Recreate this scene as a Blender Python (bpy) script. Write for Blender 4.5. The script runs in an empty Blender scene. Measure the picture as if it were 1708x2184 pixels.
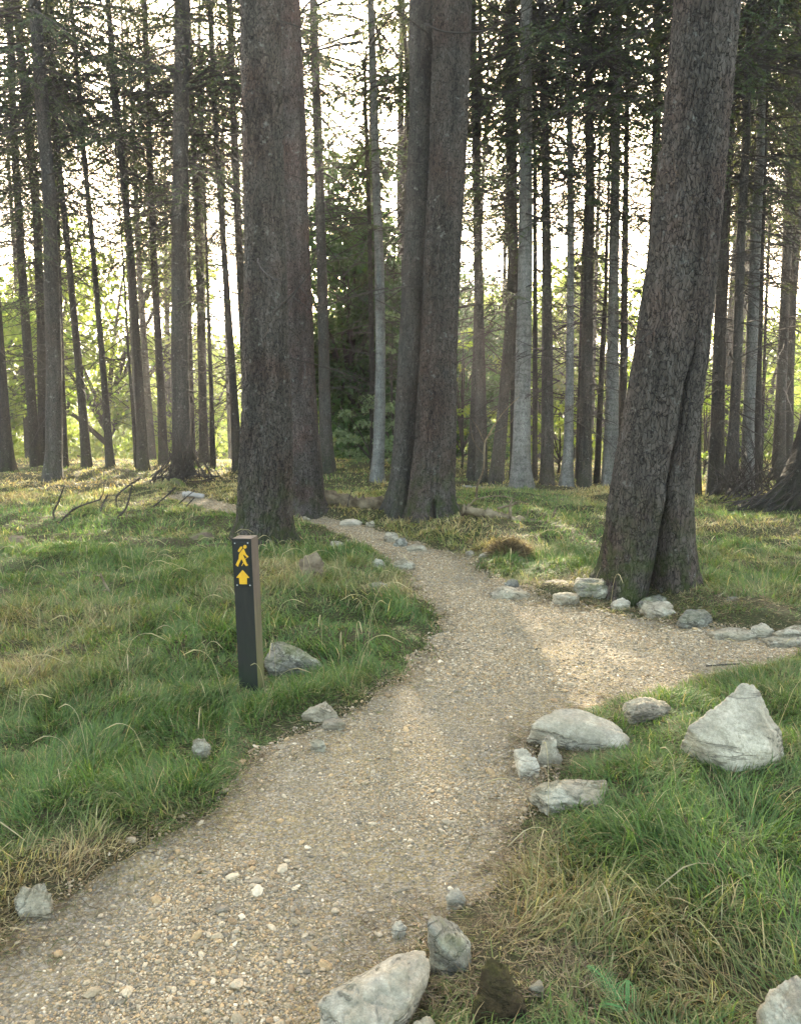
import bpy, math, random
import numpy as np
from mathutils import Vector, Matrix

R = math.radians
rng = np.random.default_rng(11)
random.seed(11)
scene = bpy.context.scene
COL = scene.collection

# ------------------------------------------------------------------ camera
CAM_Z, PITCH, F, CX, CY = 1.6, R(7.8), 1710.0, 854.0, 1092.0
cd = bpy.data.cameras.new("camera")
cd.sensor_fit = 'HORIZONTAL'; cd.sensor_width = 36.0; cd.lens = 36.0 * F / 1708.0
cd.clip_start = 0.05; cd.clip_end = 3000
cam = bpy.data.objects.new("camera", cd); COL.objects.link(cam)
cam.location = (0, 0, CAM_Z); cam.rotation_euler = (R(90) - PITCH, 0, 0)
scene.camera = cam

# ------------------------------------------------------------------ sky, sun, exposure
SUN_EL, SUN_AZ = R(20.0), R(-1.5)           # azimuth from +Y towards +X
w = bpy.data.worlds.new("World"); scene.world = w; w.use_nodes = True
nt = w.node_tree; nt.nodes.clear()
sky = nt.nodes.new("ShaderNodeTexSky"); sky.sky_type = 'NISHITA'; sky.sun_disc = False
sky.sun_elevation = SUN_EL; sky.sun_rotation = SUN_AZ
sky.air_density = 1.0; sky.dust_density = 4.0; sky.ozone_density = 0.6
bg = nt.nodes.new("ShaderNodeBackground"); bg.inputs[1].default_value = 0.15
wo = nt.nodes.new("ShaderNodeOutputWorld")
tint = nt.nodes.new("ShaderNodeMix"); tint.data_type = 'RGBA'; tint.blend_type = 'MULTIPLY'; tint.inputs[0].default_value = 1.0
tint.inputs[7].default_value = (1.09, 1.0, 0.835, 1); nt.links.new(sky.outputs[0], tint.inputs[6]); nt.links.new(tint.outputs[2], bg.inputs[0]); nt.links.new(bg.outputs[0], wo.inputs[0])
sd = bpy.data.lights.new("sun", 'SUN'); sd.energy = 5.0; sd.angle = R(0.5); sd.color = (1.0, 0.87, 0.66)
sun = bpy.data.objects.new("sun", sd); COL.objects.link(sun)
sdir = Vector((math.sin(SUN_AZ) * math.cos(SUN_EL), math.cos(SUN_AZ) * math.cos(SUN_EL), math.sin(SUN_EL)))
sun.rotation_euler = (-sdir).to_track_quat('-Z', 'Y').to_euler()
vs = scene.view_settings
vs.view_transform = 'Standard'; vs.look = 'None'; vs.gamma = 1.0; vs.use_curve_mapping = False
vs.exposure = 3.25
cy = scene.cycles
cy.max_bounces = 6; cy.diffuse_bounces = 3; cy.glossy_bounces = 2; cy.transmission_bounces = 4
cy.transparent_max_bounces = 4; cy.volume_bounces = 0
cy.sample_clamp_indirect = 6.0
cy.use_denoising = True

# ------------------------------------------------------------------ numpy noise
def _h(ix, iy, iz, seed):
    n = (ix.astype(np.int64) * 374761393 + iy.astype(np.int64) * 668265263 + iz.astype(np.int64) * 2147483647 + seed * 974634177) & 0xFFFFFFFF
    n = ((n ^ (n >> 13)) * 1274126177) & 0xFFFFFFFF
    n = ((n ^ (n >> 15)) * 2246822519) & 0xFFFFFFFF
    return ((n ^ (n >> 16)) & 0xFFFFFF) / float(0xFFFFFF) * 2 - 1

def noise(x, y, z=None, seed=0):
    x = np.asarray(x, float); y = np.asarray(y, float)
    z = np.zeros_like(x) if z is None else np.asarray(z, float)
    x, y, z = np.broadcast_arrays(x, y, z)
    ix, iy, iz = np.floor(x), np.floor(y), np.floor(z)
    fx, fy, fz = x - ix, y - iy, z - iz
    sx, sy, sz = (f * f * f * (f * (f * 6 - 15) + 10) for f in (fx, fy, fz))
    out = 0
    for dx in (0, 1):
        wx = sx if dx else 1 - sx
        for dy in (0, 1):
            wy = sy if dy else 1 - sy
            for dz in (0, 1):
                wz = sz if dz else 1 - sz
                out = out + wx * wy * wz * _h(ix + dx, iy + dy, iz + dz, seed)
    return out

def fbm(x, y, z=None, seed=0, oct=3, gain=0.5):
    a, s, f = 1.0, 0.0, 1.0
    for o in range(oct):
        s = s + a * noise(np.asarray(x) * f, np.asarray(y) * f, None if z is None else np.asarray(z) * f, seed + o * 17)
        a *= gain; f *= 2.03
    return s

def sstep(a, b, x):
    t = np.clip((np.asarray(x, float) - a) / (b - a), 0, 1)
    return t * t * (3 - 2 * t)

# ------------------------------------------------------------------ terrain shape
def hb(x, y):
    x = np.asarray(x, float); y = np.asarray(y, float)
    t = np.maximum(0, y - 20.5)
    z = -(np.sqrt(t * t + 30) - math.sqrt(30)) * 0.21
    z = np.maximum(z, -13 + 0 * z)
    z = z + 0.05 * noise(x / 3.1, y / 3.1, seed=3) * sstep(1, 5, y)
    z = z + 0.05 * np.exp(-((x - 1.5) / 0.75) ** 2 - ((y - 2.9) / 0.7) ** 2)
    z = z + 0.02 * np.exp(-((x - 2.6) / 0.9) ** 2 - ((y - 6.6) / 0.8) ** 2)
    return z

def ray(u, v):
    x = (np.asarray(u, float) - CX) / F; y = (CY - np.asarray(v, float)) / F
    c, s = math.cos(PITCH), math.sin(PITCH)
    return x, c + y * s, -s + y * c            # world direction

def ground_at(u, v, dz=0.0):
    """the point of the ground a line of sight meets"""
    dx, dy, dz_ = ray(u, v)
    u = np.asarray(u, float)
    lo = np.full(u.shape, 0.5); hi = np.full(u.shape, 60.0); done = np.zeros(u.shape, bool)
    for t in np.geomspace(0.8, 60, 150):
        below = (CAM_Z + dz_ * t) < hb(dx * t, dy * t) + dz
        new = below & ~done
        hi = np.where(new, t, hi); done |= below
        lo = np.where(~done, t, lo)
    for _ in range(24):
        m = 0.5 * (lo + hi)
        b = (CAM_Z + dz_ * m) < hb(dx * m, dy * m) + dz
        hi = np.where(b, m, hi); lo = np.where(b, lo, m)
    return dx * hi, dy * hi

def at_depth(u, v, Y):
    dx, dy, dz = ray(u, v)
    t = Y / dy
    return np.array([dx * t, dy * t, CAM_Z + dz * t])

# ---- the gravel path, its outline on the ground
edge_l = [(-420, 2330), (-160, 2170), (30, 2010), (110, 1955), (200, 1900), (290, 1850), (400, 1770), (480, 1710), (540, 1645), (600, 1595), (680, 1562),
          (760, 1530), (830, 1490), (890, 1430), (940, 1375), (952, 1340), (938, 1305), (905, 1262), (872, 1222), (840, 1192),
          (785, 1165), (735, 1142), (690, 1127), (650, 1112), (570, 1101), (500, 1094), (430, 1081), (375, 1064)]
edge_r = [(382, 1049), (425, 1059), (480, 1073), (540, 1084), (600, 1091), (660, 1098), (720, 1108), (800, 1124), (850, 1147), (905, 1166), (1000, 1194), (1025, 1222),
          (1060, 1250), (1130, 1275), (1250, 1295), (1400, 1322), (1560, 1345), (1710, 1362), (1900, 1372), (1900, 1372),
          (1900, 1378), (1708, 1386), (1600, 1415), (1500, 1442), (1400, 1465), (1280, 1492), (1185, 1530), (1150, 1562), (1110, 1640), (1090, 1690),
          (1080, 1750), (1055, 1800), (980, 1890), (905, 1945), (800, 2020), (755, 2070), (650, 2190), (560, 2330)]
poly_px = np.array(edge_l + edge_r, float)
px, py = ground_at(poly_px[:, 0], poly_px[:, 1])
POLY = np.stack([px, py], 1)

def poly_sd(x, y, P):
    """signed distance to the outline, negative inside"""
    x = np.asarray(x, float); y = np.asarray(y, float)
    d = np.full(x.shape, 1e9); ins = np.zeros(x.shape, bool)
    n = len(P)
    for i in range(n):
        ax, ay = P[i]; bx, by = P[(i + 1) % n]
        ex, ey = bx - ax, by - ay
        L = ex * ex + ey * ey + 1e-12
        t = np.clip(((x - ax) * ex + (y - ay) * ey) / L, 0, 1)
        d = np.minimum(d, (x - ax - t * ex) ** 2 + (y - ay - t * ey) ** 2)
        c = ((ay > y) != (by > y)) & (x < (bx - ax) * (y - ay) / (by - ay + 1e-12) + ax)
        ins ^= c
    d = np.sqrt(d)
    return np.where(ins, -d, d)

GX0, GX1, GY0, GY1, GS = -10.0, 10.0, 0.0, 26.0, 0.04
_gx = np.arange(GX0, GX1, GS); _gy = np.arange(GY0, GY1, GS)
_mx, _my = np.meshgrid(_gx, _gy)
SDG = poly_sd(_mx, _my, POLY)
def sdist(x, y):
    x = np.asarray(x, float); y = np.asarray(y, float)
    fx = np.clip((x - GX0) / GS, 0, len(_gx) - 1.001); fy = np.clip((y - GY0) / GS, 0, len(_gy) - 1.001)
    i = fx.astype(int); j = fy.astype(int); a = fx - i; b = fy - j
    d = (SDG[j, i] * (1 - a) * (1 - b) + SDG[j, i + 1] * a * (1 - b) + SDG[j + 1, i] * (1 - a) * b + SDG[j + 1, i + 1] * a * b)
    return d + 0.07 * noise(x / 0.35, y / 0.35, seed=41) + 0.035 * noise(x / 0.11, y / 0.11, seed=42)

def ground_z(x, y):
    x = np.asarray(x, float); y = np.asarray(y, float)
    s = sdist(x, y)
    m = sstep(-0.10, 0.30, s)                                  # 0 on the path, 1 in the turf
    near = sstep(40, 22, y)
    t = 0.055 * (fbm(x / 0.9, y / 0.9, seed=5, oct=2) + 0.4) + 0.035 * (fbm(x / 0.33, y / 0.33, seed=6, oct=2) + 0.3)
    return hb(x, y) - 0.03 * (1 - m) * near + m * t * near + (1 - m) * 0.010 * fbm(x / 0.5, y / 0.5, seed=7) * near

# ------------------------------------------------------------------ mesh helpers
class MB:
    def __init__(s): s.V = []; s.F = []; s.n = 0; s.C = []
    def add(s, v, faces, mat=0, col=None):
        """faces: list of int arrays of shape (k,3) or (k,4)"""
        v = np.asarray(v, float); s.V.append(v)
        for f in faces:
            f = np.asarray(f, np.int64)
            if len(f): s.F.append((f + s.n, mat))
        if col is not None:
            c = np.asarray(col, float)
            s.C.append(np.broadcast_to(c, (len(v), 3)) if c.ndim == 1 else c)
        else: s.C.append(np.full((len(v), 3), -1.0))
        s.n += len(v)
    def mesh(s, name, mats, smooth=False, colors=False):
        V = np.concatenate(s.V) if s.V else np.zeros((0, 3))
        me = bpy.data.meshes.new(name)
        me.vertices.add(len(V)); me.vertices.foreach_set("co", V.astype(np.float32).ravel())
        lv = np.concatenate([f.ravel() for f, _ in s.F]); lt = np.concatenate([np.full(len(f), f.shape[1]) for f, _ in s.F])
        mi = np.concatenate([np.full(len(f), m) for f, m in s.F])
        ls = np.concatenate([[0], np.cumsum(lt)[:-1]])
        me.loops.add(len(lv)); me.loops.foreach_set("vertex_index", lv.astype(np.int32))
        me.polygons.add(len(lt)); me.polygons.foreach_set("loop_start", ls.astype(np.int32)); me.polygons.foreach_set("loop_total", lt.astype(np.int32))
        me.polygons.foreach_set("material_index", mi.astype(np.int32))
        me.polygons.foreach_set("use_smooth", np.full(len(lt), smooth))
        for m in mats: me.materials.append(m)
        if colors:
            a = me.color_attributes.new("tint", 'FLOAT_COLOR', 'POINT')
            C = np.concatenate(s.C); C = np.concatenate([C, np.ones((len(C), 1))], 1)
            a.data.foreach_set("color", C.astype(np.float32).ravel())
        me.update(calc_edges=True)
        return me

def link(name, me, parent=None, loc=None):
    o = bpy.data.objects.new(name, me); COL.objects.link(o)
    if parent is not None: o.parent = parent
    if loc is not None: o.location = loc
    return o
def tag(o, label=None, cat=None, group=None, kind=None):
    for k, v in (('label', label), ('category', cat), ('group', group), ('kind', kind)):
        if v: o[k] = v
    return o
def thing(name, label, cat, loc, group=None):
    o = link(name, None, None, loc); o.empty_display_size = 0.2
    return tag(o, label, cat, group)

def frames(P):
    P = np.asarray(P, float)
    T = np.gradient(P, axis=0); T /= np.linalg.norm(T, axis=1)[:, None] + 1e-12
    ref = np.array([0, 0, 1.0]) if abs(T[:, 2]).mean() < 0.8 else np.array([1.0, 0, 0])
    U = np.cross(T, ref); U /= np.linalg.norm(U, axis=1)[:, None] + 1e-12
    W = np.cross(T, U)
    return U, W
def tube(P, r, n=6, cap=True):
    P = np.asarray(P, float); r = np.broadcast_to(np.asarray(r, float), (len(P),))
    U, W = frames(P); a = np.arange(n) / n * 2 * np.pi
    v = P[:, None] + r[:, None, None] * (np.cos(a)[None, :, None] * U[:, None] + np.sin(a)[None, :, None] * W[:, None])
    k = len(P); i = np.arange(k - 1)[:, None] * n; j = np.arange(n)[None]; j2 = (j + 1) % n
    q = np.stack([i + j, i + j2, i + n + j2, i + n + j], -1).reshape(-1, 4)
    v = v.reshape(-1, 3); faces = [q]
    if cap:
        v = np.concatenate([v, P[:1], P[-1:]])
        c0, c1 = k * n, k * n + 1
        jj = np.arange(n); j2 = (jj + 1) % n
        faces.append(np.concatenate([np.stack([np.full(n, c0), j2, jj], 1), np.stack([np.full(n, c1), (k - 1) * n + jj, (k - 1) * n + j2], 1)]))
    return v, faces
def curve(pts, n):
    """points on a smooth line through pts"""
    pts = np.asarray(pts, float); m = len(pts)
    if m == 2: return pts[0] + (pts[1] - pts[0]) * np.linspace(0, 1, n)[:, None]
    P = np.concatenate([[2 * pts[0] - pts[1]], pts, [2 * pts[-1] - pts[-2]]])
    t = np.linspace(0, m - 1 - 1e-9, n); i = t.astype(int); f = (t - i)[:, None]
    a, b, c, d = P[i], P[i + 1], P[i + 2], P[i + 3]
    return 0.5 * (2 * b + (c - a) * f + (2 * a - 5 * b + 4 * c - d) * f ** 2 + (3 * b - a - 3 * c + d) * f ** 3)

_ico = {}
def ico(sub):
    if sub not in _ico:
        import bmesh
        bm = bmesh.new(); bmesh.ops.create_icosphere(bm, subdivisions=sub, radius=1)
        v = np.array([x.co[:] for x in bm.verts]); f = np.array([[q.index for q in p.verts] for p in bm.faces]); bm.free()
        _ico[sub] = (v / np.linalg.norm(v, axis=1)[:, None], f)
    return _ico[sub]

# ------------------------------------------------------------------ materials
def mat(name):
    m = bpy.data.materials.new(name); m.use_nodes = True
    n = m.node_tree; n.nodes.clear()
    o = n.nodes.new("ShaderNodeOutputMaterial")
    class K: pass
    k = K(); k.m = m; k.n = n; k.out = o
    def N(t, **kw):
        x = n.nodes.new(t)
        for a, b in kw.items():
            if a.startswith('i_'):
                key = a[2:]; key = int(key) if key.isdigit() else key.replace('_', ' ')
                if hasattr(b, 'links'): n.links.new(b, x.inputs[key])
                else: x.inputs[key].default_value = b
            else: setattr(x, a, b)
        return x
    def L(a, b): n.links.new(a, b)
    k.N, k.L = N, L
    def coord(scale=(1, 1, 1), kind='Object', rnd=True):
        tc = N("ShaderNodeTexCoord"); mp = N("ShaderNodeMapping"); mp.inputs['Scale'].default_value = scale
        L(tc.outputs[kind], mp.inputs[0])
        if rnd:
            oi = N("ShaderNodeObjectInfo"); mm = N("ShaderNodeMath", operation='MULTIPLY', i_0=oi.outputs['Random'], i_1=37.0)
            L(mm.outputs[0], mp.inputs['Location'])
        return mp.outputs[0]
    k.coord = coord
    def nz(vec, scale, detail=4.0, rough=0.6, dist=0.0):
        x = N("ShaderNodeTexNoise"); L(vec, x.inputs['Vector']); x.inputs['Scale'].default_value = scale
        x.inputs['Detail'].default_value = detail; x.inputs['Roughness'].default_value = rough; x.inputs['Distortion'].default_value = dist
        return x.outputs['Fac']
    k.nz = nz
    def ramp(fac, stops):
        x = N("ShaderNodeValToRGB"); L(fac, x.inputs[0]); e = x.color_ramp.elements
        while len(e) < len(stops): e.new(0.5)
        for q, (p, c) in zip(e, stops): q.position = p; q.color = (*c, 1) if not isinstance(c, (int, float)) else (c, c, c, 1)
        return x.outputs[0]
    k.ramp = ramp
    def mix(fac, a, b, mode='MIX'):
        x = N("ShaderNodeMix", data_type='RGBA', blend_type=mode)
        for s, q in ((x.inputs[0], fac), (x.inputs[6], a), (x.inputs[7], b)):
            if hasattr(q, 'links'): L(q, s)
            elif isinstance(q, (int, float)): s.default_value = q if s.type == 'VALUE' else (q, q, q, 1)
            else: s.default_value = (*q, 1)
        return x.outputs[2]
    k.mix = mix
    def bump(h, strength, dist, normal=None):
        x = N("ShaderNodeBump"); L(h, x.inputs['Height']); x.inputs['Strength'].default_value = strength; x.inputs['Distance'].default_value = dist
        if normal is not None: L(normal, x.inputs['Normal'])
        return x.outputs[0]
    k.bump = bump
    def math_(op, a, b=None):
        x = N("ShaderNodeMath", operation=op)
        for i, q in enumerate((a, b)):
            if q is None: continue
            if hasattr(q, 'links'): L(q, x.inputs[i])
            else: x.inputs[i].default_value = q
        return x.outputs[0]
    k.math = math_
    def vor(vec, scale, feature='F1', rand=1.0):
        x = N("ShaderNodeTexVoronoi", feature=feature); L(vec, x.inputs['Vector']); x.inputs['Scale'].default_value = scale; x.inputs['Randomness'].default_value = rand
        return x
    k.vor = vor
    def principled(col, rough=0.85, normal=None, spec=0.3):
        x = N("ShaderNodeBsdfPrincipled")
        if hasattr(col, 'links'): L(col, x.inputs['Base Color'])
        else: x.inputs['Base Color'].default_value = (*col, 1)
        if hasattr(rough, 'links'): L(rough, x.inputs['Roughness'])
        else: x.inputs['Roughness'].default_value = rough
        x.inputs['Specular IOR Level'].default_value = spec
        if normal is not None: L(normal, x.inputs['Normal'])
        return x
    k.principled = principled
    def done(sh): L(sh.outputs[0] if hasattr(sh, 'outputs') else sh, o.inputs[0]); return m
    k.done = done
    return k

def m_bark(name, dark, mid, pale, red, scale=1.0, bump=1.0, moss=0.0, band=0.0):
    k = mat(name)
    c = k.coord((1, 1, 0.34)); c2 = k.coord((1, 1, 1))
    n1 = k.nz(c2, 3.0, 5); wob = k.N("ShaderNodeVectorMath", operation='MULTIPLY_ADD')
    nzc = k.N("ShaderNodeTexNoise"); k.L(c2, nzc.inputs['Vector']); nzc.inputs['Scale'].default_value = 9; nzc.inputs['Detail'].default_value = 3
    k.L(nzc.outputs['Color'], wob.inputs[0]); wob.inputs[1].default_value = (0.11, 0.11, 0.09); k.L(c, wob.inputs[2])
    v1 = k.vor(wob.outputs[0], 34 * scale, 'DISTANCE_TO_EDGE'); v2 = k.vor(wob.outputs[0], 34 * scale, 'F1')
    crack = k.ramp(k.math('ADD', v1.outputs['Distance'], k.math('MULTIPLY', k.nz(c, 45, 4, 0.7), 0.22)), [(0.09, 0.0), (0.22, 1.0)])
    fine = k.nz(c, 75 * scale, 6, 0.75)
    plate = k.mix(k.nz(c, 16, 5, 0.7), mid, pale)
    plate = k.mix(k.math('MULTIPLY', k.ramp(k.nz(c2, 1.7, 3), [(0.45, 0.0), (0.7, 1.0)]), 0.7), plate, red)
    sep = k.N("ShaderNodeSeparateColor"); k.L(v2.outputs['Color'], sep.inputs[0])
    plate = k.mix(1.0, plate, k.ramp(sep.outputs[0], [(0.0, 0.82), (1.0, 1.12)]), 'MULTIPLY')
    plate = k.mix(1.0, plate, k.ramp(fine, [(0.3, 0.55), (0.7, 1.3)]), 'MULTIPLY')
    col = k.mix(crack, dark, plate)
    streak = k.coord((1.6, 1.6, 0.22))
    col = k.mix(1.0, col, k.ramp(k.nz(streak, 3.0, 5, 0.65), [(0.33, 0.6), (0.67, 1.35)]), 'MULTIPLY')
    lich = k.ramp(k.nz(c2, 11, 6, 0.7), [(0.60, 0.0), (0.68, 1.0)])
    col = k.mix(k.math('MULTIPLY', lich, 0.45), col, (0.30, 0.31, 0.27))
    if moss:
        tc = k.N("ShaderNodeTexCoord"); sp = k.N("ShaderNodeSeparateXYZ"); k.L(tc.outputs['Object'], sp.inputs[0])
        f = k.math('MULTIPLY', k.ramp(sp.outputs[2], [(0.0, 1.0), (0.9, 0.0)]), k.ramp(k.nz(c2, 6, 5), [(0.42, 0.0), (0.6, 1.0)]))
        col = k.mix(k.math('MULTIPLY', f, moss), col, (0.05, 0.07, 0.012))
    if band:
        wv = k.N("ShaderNodeTexNoise"); cc = k.coord((0.9, 0.9, 9)); k.L(cc, wv.inputs['Vector']); wv.inputs['Scale'].default_value = 2.0; wv.inputs['Detail'].default_value = 3
        col = k.mix(band, col, k.ramp(wv.outputs['Fac'], [(0.35, (0.07, 0.065, 0.06)), (0.65, (0.30, 0.30, 0.28))]))
    hgt = k.math('ADD', k.math('MULTIPLY', crack, 0.5), k.math('MULTIPLY', fine, 0.8))
    return k.done(k.principled(col, 0.9, k.bump(hgt, bump, 0.035), 0.2))

M = {}
M['bark_old'] = m_bark('old_bark', (0.014, 0.011, 0.009), (0.070, 0.059, 0.048), (0.150, 0.129, 0.108), (0.098, 0.058, 0.044), 1.0, 1.0, 0.8)
M['bark_red'] = m_bark('reddish_bark', (0.018, 0.013, 0.011), (0.085, 0.066, 0.056), (0.165, 0.140, 0.122), (0.13, 0.068, 0.055), 1.2, 1.0, 0.4)
M['bark_grey'] = m_bark('grey_bark', (0.022, 0.019, 0.016), (0.060, 0.053, 0.045), (0.105, 0.096, 0.083), (0.075, 0.052, 0.041), 1.0, 0.7, 0.3)
M['bark_pale'] = m_bark('pale_bark', (0.05, 0.046, 0.040), (0.140, 0.136, 0.122), (0.27, 0.265, 0.245), (0.13, 0.11, 0.09), 0.9, 0.6, 0.2, 0.22)
M['bark_dark'] = m_bark('dark_bark', (0.016, 0.014, 0.012), (0.040, 0.035, 0.029), (0.070, 0.061, 0.052), (0.052, 0.035, 0.028), 1.0, 0.7, 0.3)

k = mat('dead_twig'); M['twig'] = k.done(k.principled(k.mix(k.nz(k.coord(), 9), (0.022, 0.017, 0.014), (0.075, 0.06, 0.05)), 0.9))
k = mat('weathered_wood'); c = k.coord((1, 1, 1)); M['deadwood'] = k.done(k.principled(
    k.mix(k.ramp(k.nz(c, 7, 5), [(0.35, 0.0), (0.65, 1.0)]), (0.075, 0.052, 0.030), (0.235, 0.185, 0.115)), 0.9, k.bump(k.nz(c, 30, 5), 0.8, 0.02)))
k = mat('bleached_wood'); c = k.coord(); M['palewood'] = k.done(k.principled(
    k.mix(k.nz(c, 12, 5), (0.22, 0.19, 0.16), (0.46, 0.42, 0.37)), 0.85, k.bump(k.nz(c, 40, 4), 0.5, 0.01)))
k = mat('mossy_wood'); c = k.coord(); M['mosswood'] = k.done(k.principled(
    k.mix(k.ramp(k.nz(c, 5, 5), [(0.42, 0.0), (0.58, 1.0)]), (0.12, 0.085, 0.06), (0.11, 0.13, 0.03)), 0.95, k.bump(k.nz(c, 45, 5), 1.0, 0.02)))

def m_leaf(name, a, b, ta, tb, trans, rough=0.6):
    k = mat(name)
    oi = k.N("ShaderNodeObjectInfo"); g = k.N("ShaderNodeNewGeometry")
    f = k.math('FRACT', k.math('ADD', k.math('MULTIPLY', oi.outputs['Random'], 5.3), g.outputs['Random Per Island']))
    col = k.mix(f, a, b); tcol = k.mix(f, ta, tb)
    p = k.principled(col, rough, None, 0.3)
    t = k.N("ShaderNodeBsdfTranslucent"); k.L(tcol, t.inputs[0])
    x = k.N("ShaderNodeMixShader", i_0=trans); k.L(p.outputs[0], x.inputs[1]); k.L(t.outputs[0], x.inputs[2])
    return k.done(x)
M['needle'] = m_leaf('conifer_needles', (0.042, 0.070, 0.030), (0.075, 0.098, 0.040), (0.07, 0.11, 0.025), (0.12, 0.13, 0.03), 0.35)
M['needle_dry'] = m_leaf('dry_needles', (0.07, 0.05, 0.03), (0.06, 0.065, 0.03), (0.10, 0.07, 0.03), (0.08, 0.08, 0.03), 0.3)
M['yew'] = m_leaf('dark_evergreen_leaf', (0.035, 0.085, 0.025), (0.065, 0.125, 0.035), (0.06, 0.13, 0.02), (0.11, 0.19, 0.025), 0.35, 0.45)
M['leaf'] = m_leaf('sunlit_leaf', (0.09, 0.14, 0.025), (0.15, 0.18, 0.035), (0.17, 0.29, 0.028), (0.30, 0.36, 0.045), 0.55)
M['leaf_pale'] = m_leaf('pale_leaf', (0.14, 0.20, 0.11), (0.22, 0.28, 0.16), (0.16, 0.24, 0.06), (0.22, 0.30, 0.08), 0.35)
M['fern'] = m_leaf('fern_leaf', (0.075, 0.18, 0.055), (0.10, 0.22, 0.065), (0.10, 0.22, 0.04), (0.12, 0.24, 0.05), 0.35)

k = mat('grass_blade'); at = k.N("ShaderNodeAttribute", attribute_name="tint")
p = k.principled(at.outputs['Color'], 0.6, None, 0.35); t = k.N("ShaderNodeBsdfTranslucent")
tc_ = k.mix(1.0, at.outputs['Color'], (1.25, 1.35, 0.75), 'MULTIPLY'); k.L(tc_, t.inputs[0])
x = k.N("ShaderNodeMixShader", i_0=0.38); k.L(p.outputs[0], x.inputs[1]); k.L(t.outputs[0], x.inputs[2]); M['grass'] = k.done(x)

k = mat('turf_soil'); c = k.coord(rnd=False)
col = k.mix(k.ramp(k.nz(c, 1.3, 6), [(0.35, 0.0), (0.65, 1.0)]), (0.070, 0.078, 0.030), (0.115, 0.098, 0.052))
col = k.mix(k.ramp(k.nz(c, 60, 4), [(0.3, 0.0), (0.7, 1.0)]), k.mix(1.0, col, 0.5, 'MULTIPLY'), col)
M['soil'] = k.done(k.principled(col, 0.95, k.bump(k.nz(c, 60, 5), 1.0, 0.03), 0.1))

k = mat('path_grit'); c = k.coord(rnd=False)
big = k.ramp(k.nz(c, 1.6, 4, 0.6), [(0.38, 0.0), (0.62, 1.0)])
base = k.mix(big, (0.37, 0.285, 0.148), (0.285, 0.235, 0.150))
fine = k.nz(c, 90, 6, 0.75); v = k.vor(c, 95); sep = k.N("ShaderNodeSeparateColor"); k.L(v.outputs['Color'], sep.inputs[0])
grit = k.mix(sep.outputs[1], (0.19, 0.16, 0.12), (0.46, 0.40, 0.31))
base = k.mix(k.ramp(sep.outputs[0], [(0.45, 0.0), (0.6, 0.8)]), base, grit)
base = k.mix(1.0, base, k.ramp(fine, [(0.32, 0.42), (0.66, 1.28)]), 'MULTIPLY')
base = k.mix(1.0, base, k.ramp(k.nz(c, 22, 5, 0.7), [(0.35, 0.78), (0.65, 1.12)]), 'MULTIPLY')
hh = k.math('ADD', k.math('MULTIPLY', fine, 0.8), k.math('MULTIPLY', v.outputs['Distance'], -0.9))
M['path'] = k.done(k.principled(base, 0.95, k.bump(hh, 1.0, 0.014), 0.15))

k = mat('gravel_stone'); at = k.N("ShaderNodeAttribute", attribute_name="tint"); c = k.coord(rnd=False)
M['gravel'] = k.done(k.principled(k.mix(1.0, at.outputs['Color'], k.ramp(k.nz(c, 120, 4), [(0.3, 0.75), (0.7, 1.2)]), 'MULTIPLY'), 0.8, None, 0.3))

def m_rock(name, lo, hi, lichen, moss=0.0, mosscol=(0.09, 0.10, 0.025)):
    k = mat(name); c = k.coord(); cs = k.coord((0.8, 0.8, 2.6))
    col = k.mix(k.ramp(k.nz(c, 4, 8, 0.7, 0.6), [(0.38, 0.0), (0.62, 1.0)]), lo, hi)
    col = k.mix(k.ramp(k.nz(cs, 7, 6, 0.65, 1.2), [(0.36, 0.55), (0.5, 0.0)]), col, lo)
    col = k.mix(k.math('MULTIPLY', k.ramp(k.nz(c, 7, 7, 0.75, 0.5), [(0.53, 0.0), (0.57, 1.0)]), 0.7), col, lichen)
    sp = k.nz(c, 70, 6, 0.85)
    col = k.mix(1.0, col, k.ramp(sp, [(0.34, 0.62), (0.62, 1.12)]), 'MULTIPLY')
    col = k.mix(1.0, col, (1.07, 1.0, 0.86), 'MULTIPLY')
    fis = k.ramp(k.math('ABSOLUTE', k.math('SUBTRACT', k.nz(cs, 3.2, 5, 0.6, 0.8), 0.5)), [(0.0, 0.45), (0.022, 1.0)])
    col = k.mix(1.0, col, fis, 'MULTIPLY')
    if moss:
        g = k.N("ShaderNodeNewGeometry"); s = k.N("ShaderNodeSeparateXYZ"); k.L(g.outputs['Normal'], s.inputs[0])
        f = k.math('MULTIPLY', k.ramp(s.outputs[2], [(0.2, 0.2), (0.8, 1.0)]), k.ramp(k.nz(c, 8, 6), [(0.42, 0.0), (0.56, 1.0)]))
        col = k.mix(k.math('MULTIPLY', f, moss), col, mosscol)
    h = k.math('ADD', k.math('MULTIPLY', k.nz(c, 10, 9, 0.72), 1.0), k.math('MULTIPLY', fis, 0.25))
    return k.done(k.principled(col, 0.85, k.bump(h, 0.8, 0.05), 0.2))
M['rock'] = m_rock('grey_stone', (0.19, 0.17, 0.14), (0.43, 0.395, 0.33), (0.46, 0.45, 0.39), 0.35, (0.14, 0.13, 0.06))
M['rock_white'] = m_rock('white_stone', (0.30, 0.28, 0.24), (0.60, 0.565, 0.50), (0.34, 0.32, 0.27), 0.25, (0.20, 0.18, 0.10))
M['rock_moss'] = m_rock('mossy_stone', (0.16, 0.155, 0.14), (0.33, 0.32, 0.28), (0.42, 0.43, 0.36), 0.6)
M['rock_brown'] = m_rock('earthy_stone', (0.03, 0.021, 0.015), (0.085, 0.058, 0.038), (0.07, 0.055, 0.035), 0.8, (0.085, 0.075, 0.018))
M['rock_dark'] = m_rock('dark_stone', (0.10, 0.098, 0.095), (0.22, 0.215, 0.20), (0.33, 0.34, 0.31), 0.3)

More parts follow.
